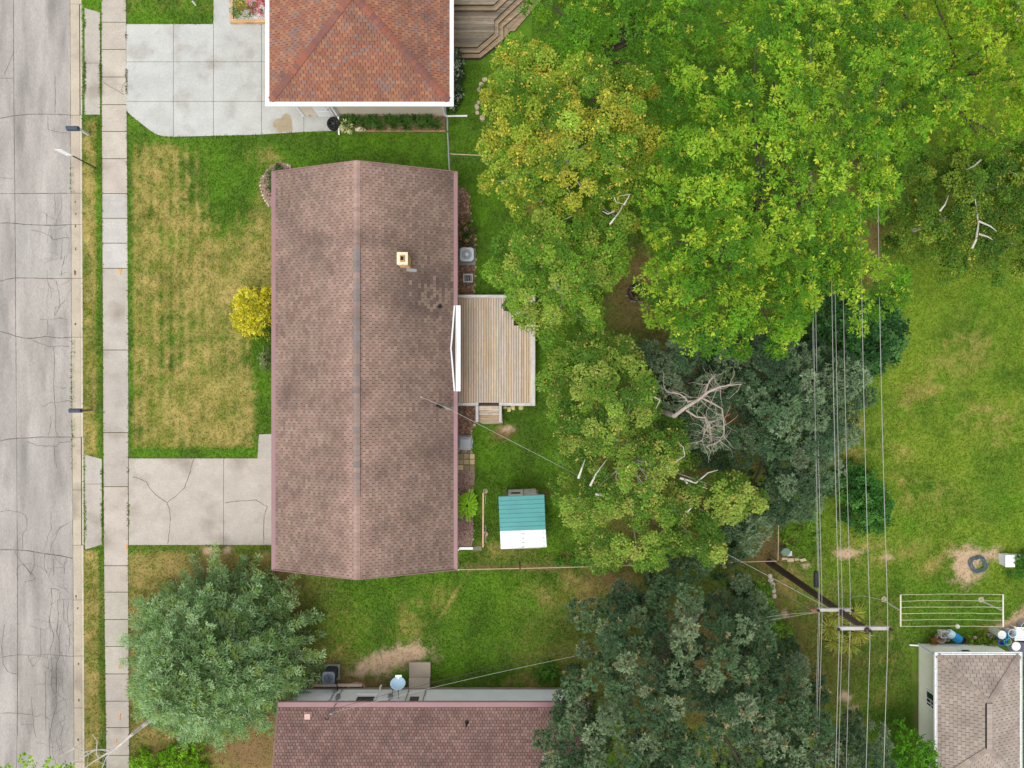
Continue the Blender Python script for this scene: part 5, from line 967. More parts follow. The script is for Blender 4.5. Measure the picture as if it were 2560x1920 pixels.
# utility pedestal, sewer stones
x, y, _ = P(1961, 1378, .3); ub = thing('utility_box', 'green utility cabinet with pale grey lid near the fence corner', 'utility box', (x, y, 0)); mb = MB(); mb.col = c(112, 138, 116); mb.prism([(x-.25, y), (x-.1, y+.17), (x+.12, y+.17), (x+.2, y), (x+.1, y-.15), (x-.12, y-.15)], 0, .5); mb.build('cabinet', m_col, ub)
mb = MB(); mb.col = c(120, 146, 124); mb.prism([(x-.27, y), (x-.11, y+.19), (x+.13, y+.19), (x+.22, y), (x+.11, y-.17), (x-.13, y-.17)], .501, .53); mb.build('cap', m_col, ub)
x, y, _ = P(1974, 1384, .45); mb = MB(); mb.col = c(212, 216, 220); mb.box(x-.12, x+.12, y-.12, y+.12, 0, .45); mb.build('meter_pedestal', m_col, ub)
for px, py, w_, h_, a, lab in ((1975, 1399, 16, 9, 0, 'pinkish flat paving stone in front of the utility cabinet'), (2006, 1399, 16, 7, 20, 'tilted tan flat stone lying right of the utility cabinet'), (1960, 1396, 14, 6, 0, 'pale flat stone left of the pinkish paving stone'), (1990, 1397, 10, 7, 10, 'small tan flat stone between the two larger paving stones')):
    x, y, _ = P(px, py); mb = MB(); mb.col = jit(c(202, 176, 150), .08, .03); ca, sa = math.cos(math.radians(a)), math.sin(math.radians(a)); mb.prism([(x+(u*ca-v*sa)*w_/100, y+(u*sa+v*ca)*h_/100) for u, v in ((-1, -1), (1, -.9), (.95, 1), (-1, .9))], 0, .09); tag(mb.build('flat_stone', m_stone, org=(x, y, 0)), lab, 'stone')
# pipe and well at the white wall
a = P(782, 1711, .12); b = P(905, 1715, .12); tag(MB().box(a[0], b[0], (a[1]+b[1])/2-.06, (a[1]+b[1])/2+.06, .06, .16).build('gutter_pipe', M('cream_metal', c(226, 206, 184), .5), org=(a[0], a[1], 0)), 'cream gutter pipe lying along the foot of the white wall', 'pipe')
x, y, _ = P(893, 1712); ww2 = thing('window_well', 'half-round rusty window well at the foot of the white wall', 'window well', (x, y, 0)); n = 14
o1 = [(x-.42*math.cos(math.pi*j/n), y-.1+.26*math.sin(math.pi*j/n)) for j in range(n+1)]; o2 = [(x-.37*math.cos(math.pi*j/n), y-.1+.21*math.sin(math.pi*j/n)) for j in range(n+1)]; MB().prism(o1+o2[::-1], 0, .14).build('rim', M('rusty_rim', c(196, 158, 126), .7), ww2); MB().prism(o2, 0, .03).build('bottom', m_mulch, ww2)
# ------------------------------------------------------------------ vegetation
def unit(a): return a/np.maximum(np.linalg.norm(a, axis=-1, keepdims=True), 1e-9)
def leafquads(cen, d, L_, W_, up=.6, rs=RS, mid=.45):
    n = len(cen); d = unit(d); ref = np.array([0, 0, 1.])+rs.normal(0, up, (n, 3)); s = unit(np.cross(d, ref)); L_ = np.broadcast_to(L_, n)[:, None]; W_ = np.broadcast_to(W_, n)[:, None]
    sag = np.zeros((n, 3)); sag[:, 2] = -.12
    V_ = np.stack([cen, cen+d*L_*mid+s*W_/2, cen+d*L_+sag*L_, cen+d*L_*mid-s*W_/2], 1); return V_.reshape(-1, 3)
def poisson(poly, sp, rs, n=40):
    xs = [p[0] for p in poly]; ys = [p[1] for p in poly]; area = (max(xs)-min(xs))*(max(ys)-min(ys)); k = int(area/(sp*sp)*n)
    X = rs.uniform(min(xs), max(xs), k); Y = rs.uniform(min(ys), max(ys), k); m = pip(poly, X, Y); X, Y = X[m], Y[m]; cell = {}; out = []
    for x, y in zip(X, Y):
        i, j = int(x//sp), int(y//sp)
        if any((a-x)**2+(b-y)**2 < sp*sp for u in (-1, 0, 1) for v in (-1, 0, 1) for a, b in cell.get((i+u, j+v), ())): continue
        cell.setdefault((i, j), []).append((x, y)); out.append((x, y))
    return np.array(out).reshape(-1, 2)
def trunk_and_limbs(t, base, hs_, tips, r0, mat, nl, rs, name='limb', up=.35):
    """tapered trunk to ~.6 of the height, limbs curving out to chosen branch tips"""
    bx_, by_ = base; top = hs_*.72
    lean = rs.uniform(-.25, .25, 2); pts = [Vector((bx_+lean[0]*s*s, by_+lean[1]*s*s, top*s)) for s in np.linspace(0, 1, 6)]
    MB().tube(pts, [r0*1.25, r0, r0*.9, r0*.75, r0*.55, r0*.3], 10).build('trunk', mat, t)
    if len(tips):
        ids = [int(rs.randint(len(tips)))]; d = np.linalg.norm(tips[:, :2]-tips[ids[0], :2], axis=1)
        while len(ids) < min(nl, len(tips)): k = int(np.argmax(d)); ids.append(k); d = np.minimum(d, np.linalg.norm(tips[:, :2]-tips[k, :2], axis=1))
        for k in ids:
            e = Vector(tips[k]); s = rs.uniform(.3, .95); z = min(top*s, e.z*.85); a = Vector((bx_+lean[0]*s*s, by_+lean[1]*s*s, z)); m1 = a.lerp(e, .35)+Vector((*rs.uniform(-.3, .3, 2), (e.z-z)*.12)); m2 = a.lerp(e, .7)+Vector((*rs.uniform(-.25, .25, 2), .1))
            MB().tube([a, m1, m2, e], [r0*.38, r0*.25, r0*.14, .012], 6).build(name, mat, t)
def crown(t, poly_px, he, ht, sp, K, nleaf, L_, W_, pal, rs, mat=None, rr=.35, amp=.6, finger=0., layers=1, name='crown', zbase=.45, elev=(-.3, .6), rosette=.08, wcol=None, up=.6, dens=1., curve=.5, gap=.0, dome=0., outw=0., bough=0., valley=1.2, aniso=.6):
    mat = mat or m_leaf; poly = PP(poly_px, he); tips = poisson(poly, sp, rs); ctr = np.array([np.mean([p[0] for p in poly]), np.mean([p[1] for p in poly])])
    d = edist(poly, tips[:, 0], tips[:, 1]); dm = max(d.max(), .3); f = np.clip(d/dm, 0, 1); h = he+(ht-he)*(1-(1-f)**2)**curve+rs.normal(0, amp, len(tips))*np.clip(f*2+.3, 0, 1)
    if bough:
        B = poisson(poly, bough, rs, 30); dx = tips[:, None, :]-B[None]; rd = unit(B-ctr)[None]; al = (dx*rd).sum(-1); pe = dx[..., 0]*rd[..., 1]-dx[..., 1]*rd[..., 0]; db = np.sqrt((al*aniso)**2+pe**2); nb_ = db.argmin(1); db = db.min(1)/bough
        h = h+rs.normal(0, .35, len(B))[nb_]-valley*np.clip(db/.62, 0, 1.3)**2+valley*.35; kp = (db < .60) | (rs.rand(len(db)) < .35); tips, h, f = tips[kp], h[kp], f[kp]
    if gap: keep = fbm(tips[:, 0], tips[:, 1], 1.6, 2) > gap; tips, h, f = tips[keep], h[keep], f[keep]
    T = np.column_stack([tips, np.maximum(h, he*.7)]); allT = T
    for l in range(1, layers): allT = np.vstack([allT, np.column_stack([tips+rs.normal(0, sp*.4, tips.shape), np.maximum(T[:, 2]-l*sp*1.5-rs.rand(len(T))*.5, he*.45)])])
    n = len(allT); pal = np.array(pal); tc = pal[rs.randint(len(pal), size=n)]*(1+rs.normal(0, .10, (n, 1)))
    # rosettes round each tip
    idx = np.repeat(np.arange(n), K); m = len(idx); out = np.zeros((m, 3)); rad = unit(np.column_stack([allT[idx, 0]-ctr[0], allT[idx, 1]-ctr[1]]))
    q = rs.normal(0, rr, (m, 3)); q[:, 2] *= .6
    if finger: u = rs.uniform(-1, .7, m)*finger; q[:, :2] = q[:, :2]*.55+rad*u[:, None]; q[:, 2] -= np.abs(u)*.25
    if dome:
        ct = rs.uniform(-.1, 1, m); ph = rs.uniform(0, 2*np.pi, m); st = np.sqrt(1-ct*ct); rk = dome*(.75+.4*rs.rand(n))[idx]*rs.uniform(.75, 1.05, m); q = np.column_stack([st*np.cos(ph), st*np.sin(ph), ct*.8])*rk[:, None]
        if finger: q[:, :2] += rad*(rs.uniform(-.6, .6, m)*finger)[:, None]
    else: q[:, 2] -= .35*np.hypot(q[:, 0], q[:, 1])
    C_ = allT[idx]+q; rc = tc[idx]*(1+rs.normal(0, .08, (m, 1)))
    if wcol is not None: k = rs.rand(m) < wcol[1]; rc[k] = np.array(wcol[0])*(1+rs.normal(0, .1, (k.sum(), 1)))
    j = np.repeat(np.arange(m), nleaf); N_ = len(j); a = rs.uniform(0, 2*np.pi, N_); el = rs.uniform(*elev, N_); D_ = np.column_stack([np.cos(a)*np.cos(el), np.sin(a)*np.cos(el), np.sin(el)])
    if outw: D_ = unit(D_+outw*unit(q)[j])
    sz = rs.uniform(.65, 1.25, m)[j]
    cen = C_[j]+D_*rosette*rs.uniform(.2, 1, (N_, 1)); lc = np.clip(rc[j]*(1+rs.normal(0, .12, (N_, 1)))*(1+rs.normal(0, .05, (N_, 3))), .003, 1)
    V_ = leafquads(cen, D_, L_*sz*rs.uniform(.7, 1.25, N_), W_*sz*rs.uniform(.8, 1.2, N_), up, rs)
    V_[:, 2] = np.maximum(V_[:, 2], .03)
    fastmesh(name, V_, 4, lc, mat, t); return T, ctr
def label_of(t): return t.name
def tree(name, label, cat, poly, he, ht, r0, bark, nl, group=None, seed=1, base=None, **kw):
    rs = np.random.RandomState(seed); W = PP(poly, he); ctr = (float(np.mean([p[0] for p in W])), float(np.mean([p[1] for p in W]))); ctr = base or ctr; t = thing(name, label, cat, (*ctr, 0), group)
    T, _ = crown(t, poly, he, ht, rs=rs, **kw); T2 = T.copy(); T2[:, 2] -= .15; trunk_and_limbs(t, ctr, ht, T2, r0, bark, nl, rs); return t
mapleP = [c(100, 148, 38), c(116, 160, 40), c(84, 132, 38), c(132, 172, 46), c(72, 118, 36), c(144, 180, 52), c(90, 140, 34)]
mA = [(1666, 231), (1770, 150), (1890, 60), (2050, 30), (2200, 90), (2290, 200), (2349, 289), (2290, 330), (2326, 393), (2199, 405), (2187, 509), (2130, 560), (2140, 640), (2205, 718), (2176, 787), (2100, 760), (2010, 700), (2000, 830), (1956, 908), (1900, 850), (1840, 890), (1736, 856), (1640, 835), (1640, 760), (1608, 712), (1666, 648), (1632, 590), (1597, 532), (1650, 470), (1655, 347)]
tree('maple_tree', 'large bright yellow-green maple with star-shaped leaf tufts over the back yard', 'tree', mA, 8.0, 11.5, .3, m_bark, 16, 'maples in the back yards', 1, sp=.5, K=26, nleaf=8, L_=.145, W_=.052, pal=mapleP, amp=.3, finger=.25, dome=.36, outw=.5, bough=1.75, valley=2.5, aniso=.5, layers=2, wcol=(c(180, 196, 58), .10), rosette=.05, gap=.12)
mB = [(1310, -60), (1316, 10), (1350, 60), (1375, 100), (1350, 165), (1420, 210), (1500, 190), (1560, 230), (1660, 230), (1770, 150), (1890, 60), (1900, -80)]
tree('maple_tree', 'mid-green maple overhanging the dark grey deck steps', 'tree', mB, 6.5, 9.5, .25, m_bark, 12, 'maples in the back yards', 2, sp=.52, K=24, nleaf=8, L_=.14, W_=.052, dome=.36, bough=1.7, valley=1.8, aniso=.55, outw=.5, pal=[c(100, 152, 38), c(88, 138, 38), c(120, 166, 40), c(80, 126, 36)], rr=.28, amp=.3, finger=.25, layers=2, wcol=(c(180, 186, 60), .05), rosette=.05, gap=.2)
mC = [(1880, -90), (2040, 20), (2200, 80), (2300, 200), (2350, 330), (2440, 390), (2500, 350), (2560, 400), (2650, 380), (2650, 120), (2535, 95), (2530, 10), (2480, -90)]
tree('maple_tree', 'yellow-green maple in the corner behind the large maple', 'tree', mC, 6.0, 9.0, .25, m_bark, 12, 'maples in the back yards', 3, sp=.52, K=24, nleaf=8, L_=.145, W_=.052, dome=.36, bough=1.7, valley=1.8, aniso=.55, outw=.5, pal=[c(136, 178, 40), c(116, 164, 36), c(156, 188, 48), c(100, 148, 34)], rr=.28, amp=.3, finger=.25, layers=2, wcol=(c(190, 190, 60), .1), rosette=.05, gap=.18)
b1 = [(1215, 280), (1258, 150), (1290, 130), (1400, 190), (1500, 195), (1600, 215), (1650, 260), (1655, 350), (1640, 440), (1600, 530), (1570, 560), (1480, 560), (1400, 540), (1330, 550), (1290, 525), (1240, 500), (1212, 470), (1225, 420)]
b1b = [(1400, 520), (1480, 560), (1570, 560), (1570, 600), (1535, 690), (1495, 740), (1480, 830), (1425, 790), (1385, 860), (1365, 860), (1335, 800), (1290, 790), (1285, 760), (1230, 700), (1212, 655), (1275, 595), (1330, 560)]
birchP = [c(126, 158, 48), c(142, 164, 52), c(108, 146, 44), c(158, 166, 56), c(96, 136, 42), c(140, 168, 58)]
bt = tree('birch_tree', 'olive-yellow birch leaning over the fence between the yards', 'tree', b1, 6.0, 9.5, .13, m_bbark, 12, 'birches in the back yard', 4, sp=.5, K=52, nleaf=6, L_=.095, W_=.066, pal=birchP+[c(164, 168, 56)], bough=1.6, valley=1.4, dome=.36, outw=.2, amp=.35, layers=2, wcol=(c(204, 190, 74), .12), rosette=.08, elev=(-.6, .5), up=.55, gap=.14)
def visible_limbs(t, lines, z, r, mat):
    for ln in lines: k = len(ln); MB().tube([P(a, b, z+.25*math.sin(i*1.7)) for i, (a, b) in enumerate(ln)], [r*(1-.75*i/(k-1)) for i in range(k)], 7).build('limb', mat, t)
visible_limbs(bt, [[(1525, 560), (1537, 545), (1552, 525), (1558, 510), (1540, 505), (1535, 492)], [(1560, 512), (1575, 486), (1545, 490)], [(1535, 528), (1520, 535), (1506, 528)], [(1415, 370), (1402, 392), (1390, 402)]], 8.35, .035, m_bbark)
bt = tree('birch_tree', 'green birch with small leaves overhanging the deck corner', 'tree', b1b, 5.0, 8.0, .16, m_bbark, 10, 'birches in the back yard', 5, sp=.5, K=52, nleaf=6, L_=.095, W_=.066, pal=[c(112, 154, 48), c(98, 140, 44), c(130, 166, 56), c(86, 126, 42), c(144, 170, 66)], bough=1.5, valley=1.4, dome=.36, outw=.2, amp=.35, layers=2, wcol=(c(170, 166, 76), .08), rosette=.08, elev=(-.6, .5), up=.55, gap=.15)
visible_limbs(bt, [[(1330, 645), (1312, 660), (1300, 672)], [(1437, 535), (1420, 545), (1402, 552)], [(1432, 700), (1425, 712), (1422, 720)], [(1436, 752), (1464, 755), (1470, 765)], [(1330, 660), (1290, 680), (1262, 684)]], 6.9, .026, m_bbark)
b2 = [(1370, 900), (1355, 980), (1390, 1050), (1425, 1100), (1398, 1150), (1420, 1220), (1388, 1265), (1440, 1310), (1470, 1400), (1560, 1412), (1640, 1390), (1720, 1402), (1795, 1385), (1800, 1290), (1860, 1285), (1895, 1240), (1840, 1180), (1760, 1160), (1700, 1120), (1690, 1060), (1630, 1010), (1600, 910), (1560, 850), (1490, 835), (1430, 870)]
bt = tree('birch_tree', 'spreading olive-green birch with pale limbs beside the teal shed', 'tree', b2, 5.5, 8.5, .12, m_bbark, 14, 'birches in the back yard', 6, sp=.5, K=50, nleaf=6, L_=.095, W_=.066, pal=[c(110, 146, 50), c(96, 132, 46), c(128, 158, 60), c(82, 118, 42), c(144, 164, 70)], bough=1.6, valley=1.5, dome=.36, outw=.2, amp=.35, layers=2, wcol=(c(170, 164, 80), .08), rosette=.08, elev=(-.6, .5), up=.55, gap=.24)
visible_limbs(bt, [[(1608, 1150), (1620, 1148), (1640, 1152), (1655, 1158), (1672, 1165), (1695, 1150), (1712, 1140), (1708, 1118), (1697, 1108)], [(1610, 1145), (1605, 1160)], [(1725, 1215), (1715, 1205), (1705, 1195)], [(1700, 1195), (1740, 1207), (1770, 1182), (1795, 1175)], [(1745, 1212), (1768, 1222)], [(1515, 1048), (1530, 1052), (1540, 1062), (1549, 1069)], [(1570, 995), (1600, 1008), (1625, 1025)], [(1446, 1195), (1455, 1170), (1463, 1148)], [(1476, 1214), (1490, 1185), (1516, 1150)], [(1490, 1235), (1510, 1240), (1527, 1250)], [(1627, 988), (1650, 1000), (1640, 1022)], [(1640, 1155), (1640, 1175), (1647, 1195), (1645, 1210)], [(1708, 1290), (1728, 1270), (1705, 1270)]], 7.65, .05, m_bbark)
# dark tree with white limbs in the north-east corner
tD = [(2200, 430), (2300, 390), (2420, 400), (2560, 380), (2640, 400), (2640, 640), (2520, 690), (2420, 650), (2350, 690), (2290, 640), (2225, 590), (2205, 500)]
bt = tree('birch_tree', 'thin dark birch with white limbs at the edge of the bright lawn', 'tree', tD, 3.6, 6.0, .07, m_bbark, 5, None, 7, sp=.5, K=52, nleaf=6, L_=.1, W_=.07, dome=.36, bough=1.5, valley=.9, pal=[c(88, 124, 42), c(102, 138, 46), c(76, 110, 40), c(128, 154, 54)], rr=.36, amp=.5, layers=2, wcol=(c(160, 156, 60), .08), rosette=.08, elev=(-1, .7), up=.55, gap=.12)
visible_limbs(bt, [[(2430, 620), (2440, 600), (2446, 560), (2441, 520), (2436, 485), (2440, 470)], [(2447, 553), (2475, 565), (2492, 578)], [(2448, 585), (2470, 592), (2482, 600)], [(2350, 527), (2362, 512), (2372, 488)], [(2452, 400), (2435, 415), (2415, 425), (2404, 430)], [(2520, 430), (2540, 435), (2555, 440)]], 5.7, .045, m_bbark)
# dark spruce and big fir
spP = [c(94, 118, 82), c(80, 106, 72), c(112, 134, 98), c(70, 96, 66), c(124, 142, 108)]
sp_ = [(1620, 870), (1700, 840), (1850, 860), (2000, 865), (2080, 895), (2140, 920), (2160, 985), (2148, 1010), (2100, 1030), (2112, 1090), (2050, 1120), (2062, 1170), (2040, 1240), (2000, 1280), (1940, 1300), (1900, 1340), (1830, 1370), (1800, 1300), (1880, 1270), (1880, 1230), (1800, 1165), (1700, 1100), (1620, 1000)]
tree('spruce_tree', 'dark blue-green spruce crossed by overhead wires behind the birch', 'tree', sp_, 4.6, 7.2, .22, m_bark, 12, None, 8, sp=.62, K=44, nleaf=10, L_=.15, W_=.062, pal=spP, mat=m_needle, bough=1.6, valley=.9, aniso=.6, amp=.3, finger=.25, dome=.42, outw=.8, layers=3, rosette=.03, elev=(-.4, .6), up=.8, gap=.1)
fir = [(1755, 1420), (1850, 1455), (1905, 1535), (1910, 1620), (2020, 1690), (2070, 1805), (2175, 1830), (2220, 1900), (2225, 2060), (1330, 2060), (1345, 1900), (1340, 1850), (1388, 1790), (1385, 1735), (1377, 1700), (1423, 1665), (1411, 1585), (1458, 1515), (1545, 1490), (1560, 1530), (1597, 1450), (1690, 1420)]
firP = [c(92, 118, 80), c(80, 106, 70), c(112, 134, 96), c(70, 96, 64), c(126, 144, 108)]
tree('fir_tree', 'huge dark grey-green fir overhanging the rose-roofed house', 'tree', [(1780+(x-1780)*(1.055 if x > 1780 else .93), 1800+(y-1800)*1.03) for x, y in fir], 5.4, 9.4, .34, m_bark, 16, None, 9, sp=.72, K=46, nleaf=10, L_=.15, W_=.062, pal=firP, mat=m_needle, bough=1.9, valley=1.0, aniso=.7, amp=.3, finger=.1, dome=.47, outw=.8, layers=3, wcol=(c(150, 140, 100), .04), rosette=.03, elev=(-.4, .6), up=.8, curve=.7, gap=.05)
# blue spruce: whorled boughs carrying flat sprays of needled twigs
def spruce(cx, cy, Rm, Ht, label, seed=3):
    rs = np.random.RandomState(seed); t = thing('blue_spruce', label, 'tree', (cx, cy, 0)); MB().tube([(cx, cy, 0), (cx+.05, cy, Ht*.5), (cx, cy, Ht*.98)], [.24, .14, .02], 9).build('trunk', m_bark, t)
    A, Dd, Cc = [], [], []; pal = np.array([c(138, 170, 112), c(122, 157, 99), c(156, 185, 131), c(104, 139, 78), c(130, 154, 80)]); inner_shaded = np.array(c(72, 92, 34)); lv = np.linspace(.5, Ht*.97, 19)  # inner needles: olive, with shade of the gaps between boughs darkened in
    for li, z in enumerate(lv):
        Lb = Rm*(1-(z/Ht)**1.55)*.98+.12; nb = int(10+Lb*3.2)
        for b in range(nb):
            az = 2*math.pi*(b+rs.rand()*.7)/nb+li*.7; L1 = Lb*rs.uniform(.78, 1.1); d = np.array([math.cos(az), math.sin(az), 0]); s = np.array([-d[1], d[0], 0])
            if b % 2 == 0 and L1 > .8: MB().tube([(cx, cy, z), (cx+d[0]*L1*.5, cy+d[1]*L1*.5, z+.05*L1), (cx+d[0]*L1*.95, cy+d[1]*L1*.95, z-.04*L1)], [.035, .02, .008], 5).build('limb', m_bark, t)
            bj = 1+rs.normal(0, .13); zj = rs.normal(0, .13); z_ = z+zj
            st = max(.18, L1*.25)
            for u in np.arange(st, L1+.02, .15):
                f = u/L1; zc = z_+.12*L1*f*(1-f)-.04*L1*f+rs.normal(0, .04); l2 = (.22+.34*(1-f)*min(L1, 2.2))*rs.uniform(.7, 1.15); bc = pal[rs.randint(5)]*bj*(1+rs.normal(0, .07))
                for sg in (-1, 1, 0):
                    dd = d*.75+s*sg*.75 if sg else d; dd = dd/np.linalg.norm(dd); l3 = l2 if sg else .15
                    for v in np.arange(.02, l3, .062):
                        base = np.array([cx, cy, zc])+d*u+dd*v+np.array([0, 0, .05*v])
                        for _ in range(2):
                            a = rs.uniform(-.9, .9); w_ = np.array([dd[0]*math.cos(a)-dd[1]*math.sin(a), dd[0]*math.sin(a)+dd[1]*math.cos(a), rs.uniform(-.15, .55)])
                            tip = v/l3*.6+f*.5; A.append(base); Dd.append(w_); Cc.append((bc*min(1, tip+.35)+inner_shaded*max(0, .65-tip)))
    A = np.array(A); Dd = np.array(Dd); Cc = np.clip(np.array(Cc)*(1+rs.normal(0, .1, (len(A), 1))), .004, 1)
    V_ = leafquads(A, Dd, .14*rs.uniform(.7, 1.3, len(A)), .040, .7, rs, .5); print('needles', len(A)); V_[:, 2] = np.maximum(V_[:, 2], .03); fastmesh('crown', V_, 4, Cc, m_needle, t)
spruce(-14.1, -12.95, 4.7, 7.2, 'silvery blue-green spruce beside the sidewalk at the concrete driveway')
# dead trees
def deadtree(label, base, lines, z, r, twigs, seed, grp=None, m_dead=m_dead):
    rs = np.random.RandomState(seed); t = thing('dead_tree', label, 'tree', (*base, 0), grp); first = Vector(P(*lines[0][0], z)); MB().tube([(*base, 0), (base[0], base[1], z*.5), tuple(first.lerp(Vector((*base, z)), .2)-Vector((0, 0, .5))), first], [r*1.9, r*1.6, r*1.2, r], 9).build('trunk', m_dead, t)
    for i, ln in enumerate(lines):
        k = len(ln); pts = [Vector(P(a, b, z+.12*j+.05*math.sin(j*2.1+i))) for j, (a, b) in enumerate(ln)]; rr_ = r*(.9 if i == 0 else .5); MB().tube(pts, [max(rr_*(1-.8*j/(k-1)), .012) for j in range(k)], 7).build('limb', m_dead, t)
        mb = MB()
        for _ in range(twigs):
            j = rs.randint(max(1, k//3), k); p = pts[j-1].lerp(pts[j], rs.rand()); d = Vector((*rs.normal(0, 1, 2), rs.normal(-.2, .4))).normalized(); q = [p]
            for s in range(4): d = (d+Vector(rs.normal(0, .35, 3))).normalized(); q.append(q[-1]+d*rs.uniform(.12, .28))
            mb.tube(q, [.012, .01, .008, .006, .004], 4)
        if mb.v: mb.build('twig_spray', m_dead, t)['kind'] = 'stuff'
b0 = P(1705, 1030, 8.0)
deadtree('bare white dead treetop rising out of the dark spruce', (b0[0]-.3, b0[1]), [[(1686, 1040), (1715, 1018), (1745, 1000), (1770, 980), (1800, 967), (1825, 963), (1855, 960)], [(1745, 1000), (1720, 1005), (1714, 996), (1700, 985), (1680, 981), (1666, 980)], [(1755, 995), (1785, 1010), (1805, 1022), (1810, 1060), (1810, 1085), (1795, 1105), (1765, 1117)], [(1715, 1025), (1740, 1042), (1765, 1045), (1773, 1060), (1760, 1085), (1755, 1103)], [(1773, 1060), (1777, 1090), (1779, 1105)], [(1745, 1000), (1760, 985), (1775, 950), (1790, 935)]], 8.2, .085, 17, 5)
b0 = P(352, 1818, 2.6)
deadtree('bare white dead branches reaching over the sidewalk below the blue spruce', (b0[0]+.5, b0[1]+.2), [[(330, 1836), (305, 1858), (289, 1871), (260, 1888), (235, 1903), (205, 1925)], [(275, 1875), (243, 1874), (211, 1880), (185, 1868), (165, 1859)], [(187, 1870), (165, 1882), (145, 1894)], [(247, 1893), (241, 1886), (243, 1852), (231, 1836)], [(285, 1874), (265, 1895), (252, 1930)], [(240, 1873), (210, 1892), (180, 1905), (150, 1920)]], 2.6, .075, 3, 6, m_dead=m_bare)
# ------------------------------------------------------------------ shrubs and small plants
def shrub(name, label, cat, poly, he, ht, pal, seed, group=None, **kw):
    rs = np.random.RandomState(seed); W = PP(poly, he); ctr = (float(np.mean([p[0] for p in W])), float(np.mean([p[1] for p in W]))); t = thing(name, label, cat, (*ctr, 0), group)
    a = dict(sp=.2, K=8, nleaf=6, L_=.09, W_=.05, rr=.1, amp=.08, layers=2, rosette=.03, elev=(-.4, .9)); a.update(kw); T, _ = crown(t, poly, he, ht, pal=pal, rs=rs, name='foliage', **a)
    mb = MB()
    for k in rs.randint(len(T), size=min(6, len(T))): e = Vector(T[k]); mb.tube([(ctr[0]+rs.uniform(-.05, .05), ctr[1]+rs.uniform(-.05, .05), 0), (ctr[0]*.5+e.x*.5, ctr[1]*.5+e.y*.5, e.z*.6), e], [.02, .014, .006], 5)
    mb.build('stem', m_bark, t); return t
def ell(cx, cy, rx, ry, n=14, seed=0): r = random.Random(seed+int(cx)); return [(cx+rx*math.cos(2*math.pi*i/n)*r.uniform(.85, 1.12), cy+ry*math.sin(2*math.pi*i/n)*r.uniform(.85, 1.12)) for i in range(n)]
shrub('golden_shrub', 'golden yellow shrub against the street side of the mauve-roofed house', 'shrub', [(589, 780), (593, 745), (620, 724), (650, 730), (692, 722), (692, 800), (660, 836), (625, 838), (600, 828), (588, 805)], .5, 1.5, [c(214, 204, 44), c(228, 216, 56), c(196, 188, 40), c(178, 178, 44)], 1, L_=.12, W_=.05, wcol=(c(236, 226, 90), .15))
shrub('green_shrub', 'dark green low shrub under the golden shrub by the house wall', 'shrub', [(655, 815), (692, 800), (692, 845), (668, 850)], .3, .8, [c(88, 128, 40), c(74, 110, 36)], 2)
shrub('variegated_shrub', 'grey-green variegated shrub by the street wall of the mauve-roofed house', 'shrub', ell(668, 902, 14, 24), .3, .8, [c(130, 140, 88), c(104, 124, 64), c(156, 160, 116)], 3, L_=.07)
shrub('dark_shrub', 'dark green spreading shrub in the rock border at the house corner', 'shrub', [(672, 440), (680, 425), (700, 416), (714, 418), (716, 430), (690, 445), (690, 482), (670, 485), (664, 465)], .25, .6, [c(62, 92, 44), c(74, 106, 46), c(84, 112, 50)], 4, L_=.08)
shrub('holly_shrub', 'reddish green shrub in the mulch bed north of the air conditioner', 'shrub', [(1138, 556), (1160, 550), (1180, 556), (1186, 580), (1178, 602), (1155, 606), (1138, 598)], .4, .9, [c(64, 88, 42), c(52, 78, 38), c(80, 100, 48)], 5, L_=.1, wcol=(c(176, 130, 92), .25))
shrub('planter_plant', 'green plant filling the dark planter box on the deck', 'plant', ell(1271, 764, 9, 10), DZ+.4, DZ+.7, [c(60, 104, 40), c(76, 120, 44)], 6, sp=.13, layers=1)
bB = [(2000, 705), (2060, 700), (2120, 740), (2200, 745), (2240, 770), (2252, 830), (2240, 890), (2170, 930), (2100, 925), (2000, 890)]
shrub('lilac_bush', 'wide dark green bush with broad leaves under the wires', 'bush', bB, 1.2, 2.3, [c(60, 102, 52), c(72, 116, 58), c(86, 128, 66), c(48, 86, 46)], 7, sp=.34, K=10, nleaf=7, L_=.2, W_=.10, rr=.18, amp=.2)
shrub('viburnum_bush', 'round dark green bush standing alone below the wires on the bright lawn', 'bush', [(2083, 1185), (2110, 1165), (2150, 1172), (2180, 1200), (2210, 1240), (2216, 1290), (2190, 1320), (2140, 1322), (2112, 1292), (2088, 1240)], .8, 1.9, [c(56, 104, 42), c(68, 120, 48), c(46, 88, 38), c(88, 140, 60)], 8, sp=.3, K=10, nleaf=7, L_=.17, W_=.07, rr=.17, amp=.2)
shrub('wild_shrub', 'loose light green weedy shrub north of the utility cabinet', 'bush', [(1955, 1250), (2000, 1235), (2040, 1250), (2048, 1330), (2040, 1385), (2000, 1390), (1955, 1365), (1948, 1300)], .3, .9, [c(104, 146, 44), c(88, 130, 40), c(120, 160, 52)], 9, sp=.32, K=7, L_=.1, gap=.3)
shrub('ivy_patch', 'bright green leafy border growing beside the pole stones', 'bush', [(1900, 1470), (1918, 1470), (1935, 1520), (1970, 1560), (1980, 1620), (1960, 1650), (1930, 1640), (1905, 1560)], .25, .7, [c(112, 154, 48), c(96, 140, 44), c(130, 170, 64)], 10, sp=.3, K=8, L_=.13, W_=.07)
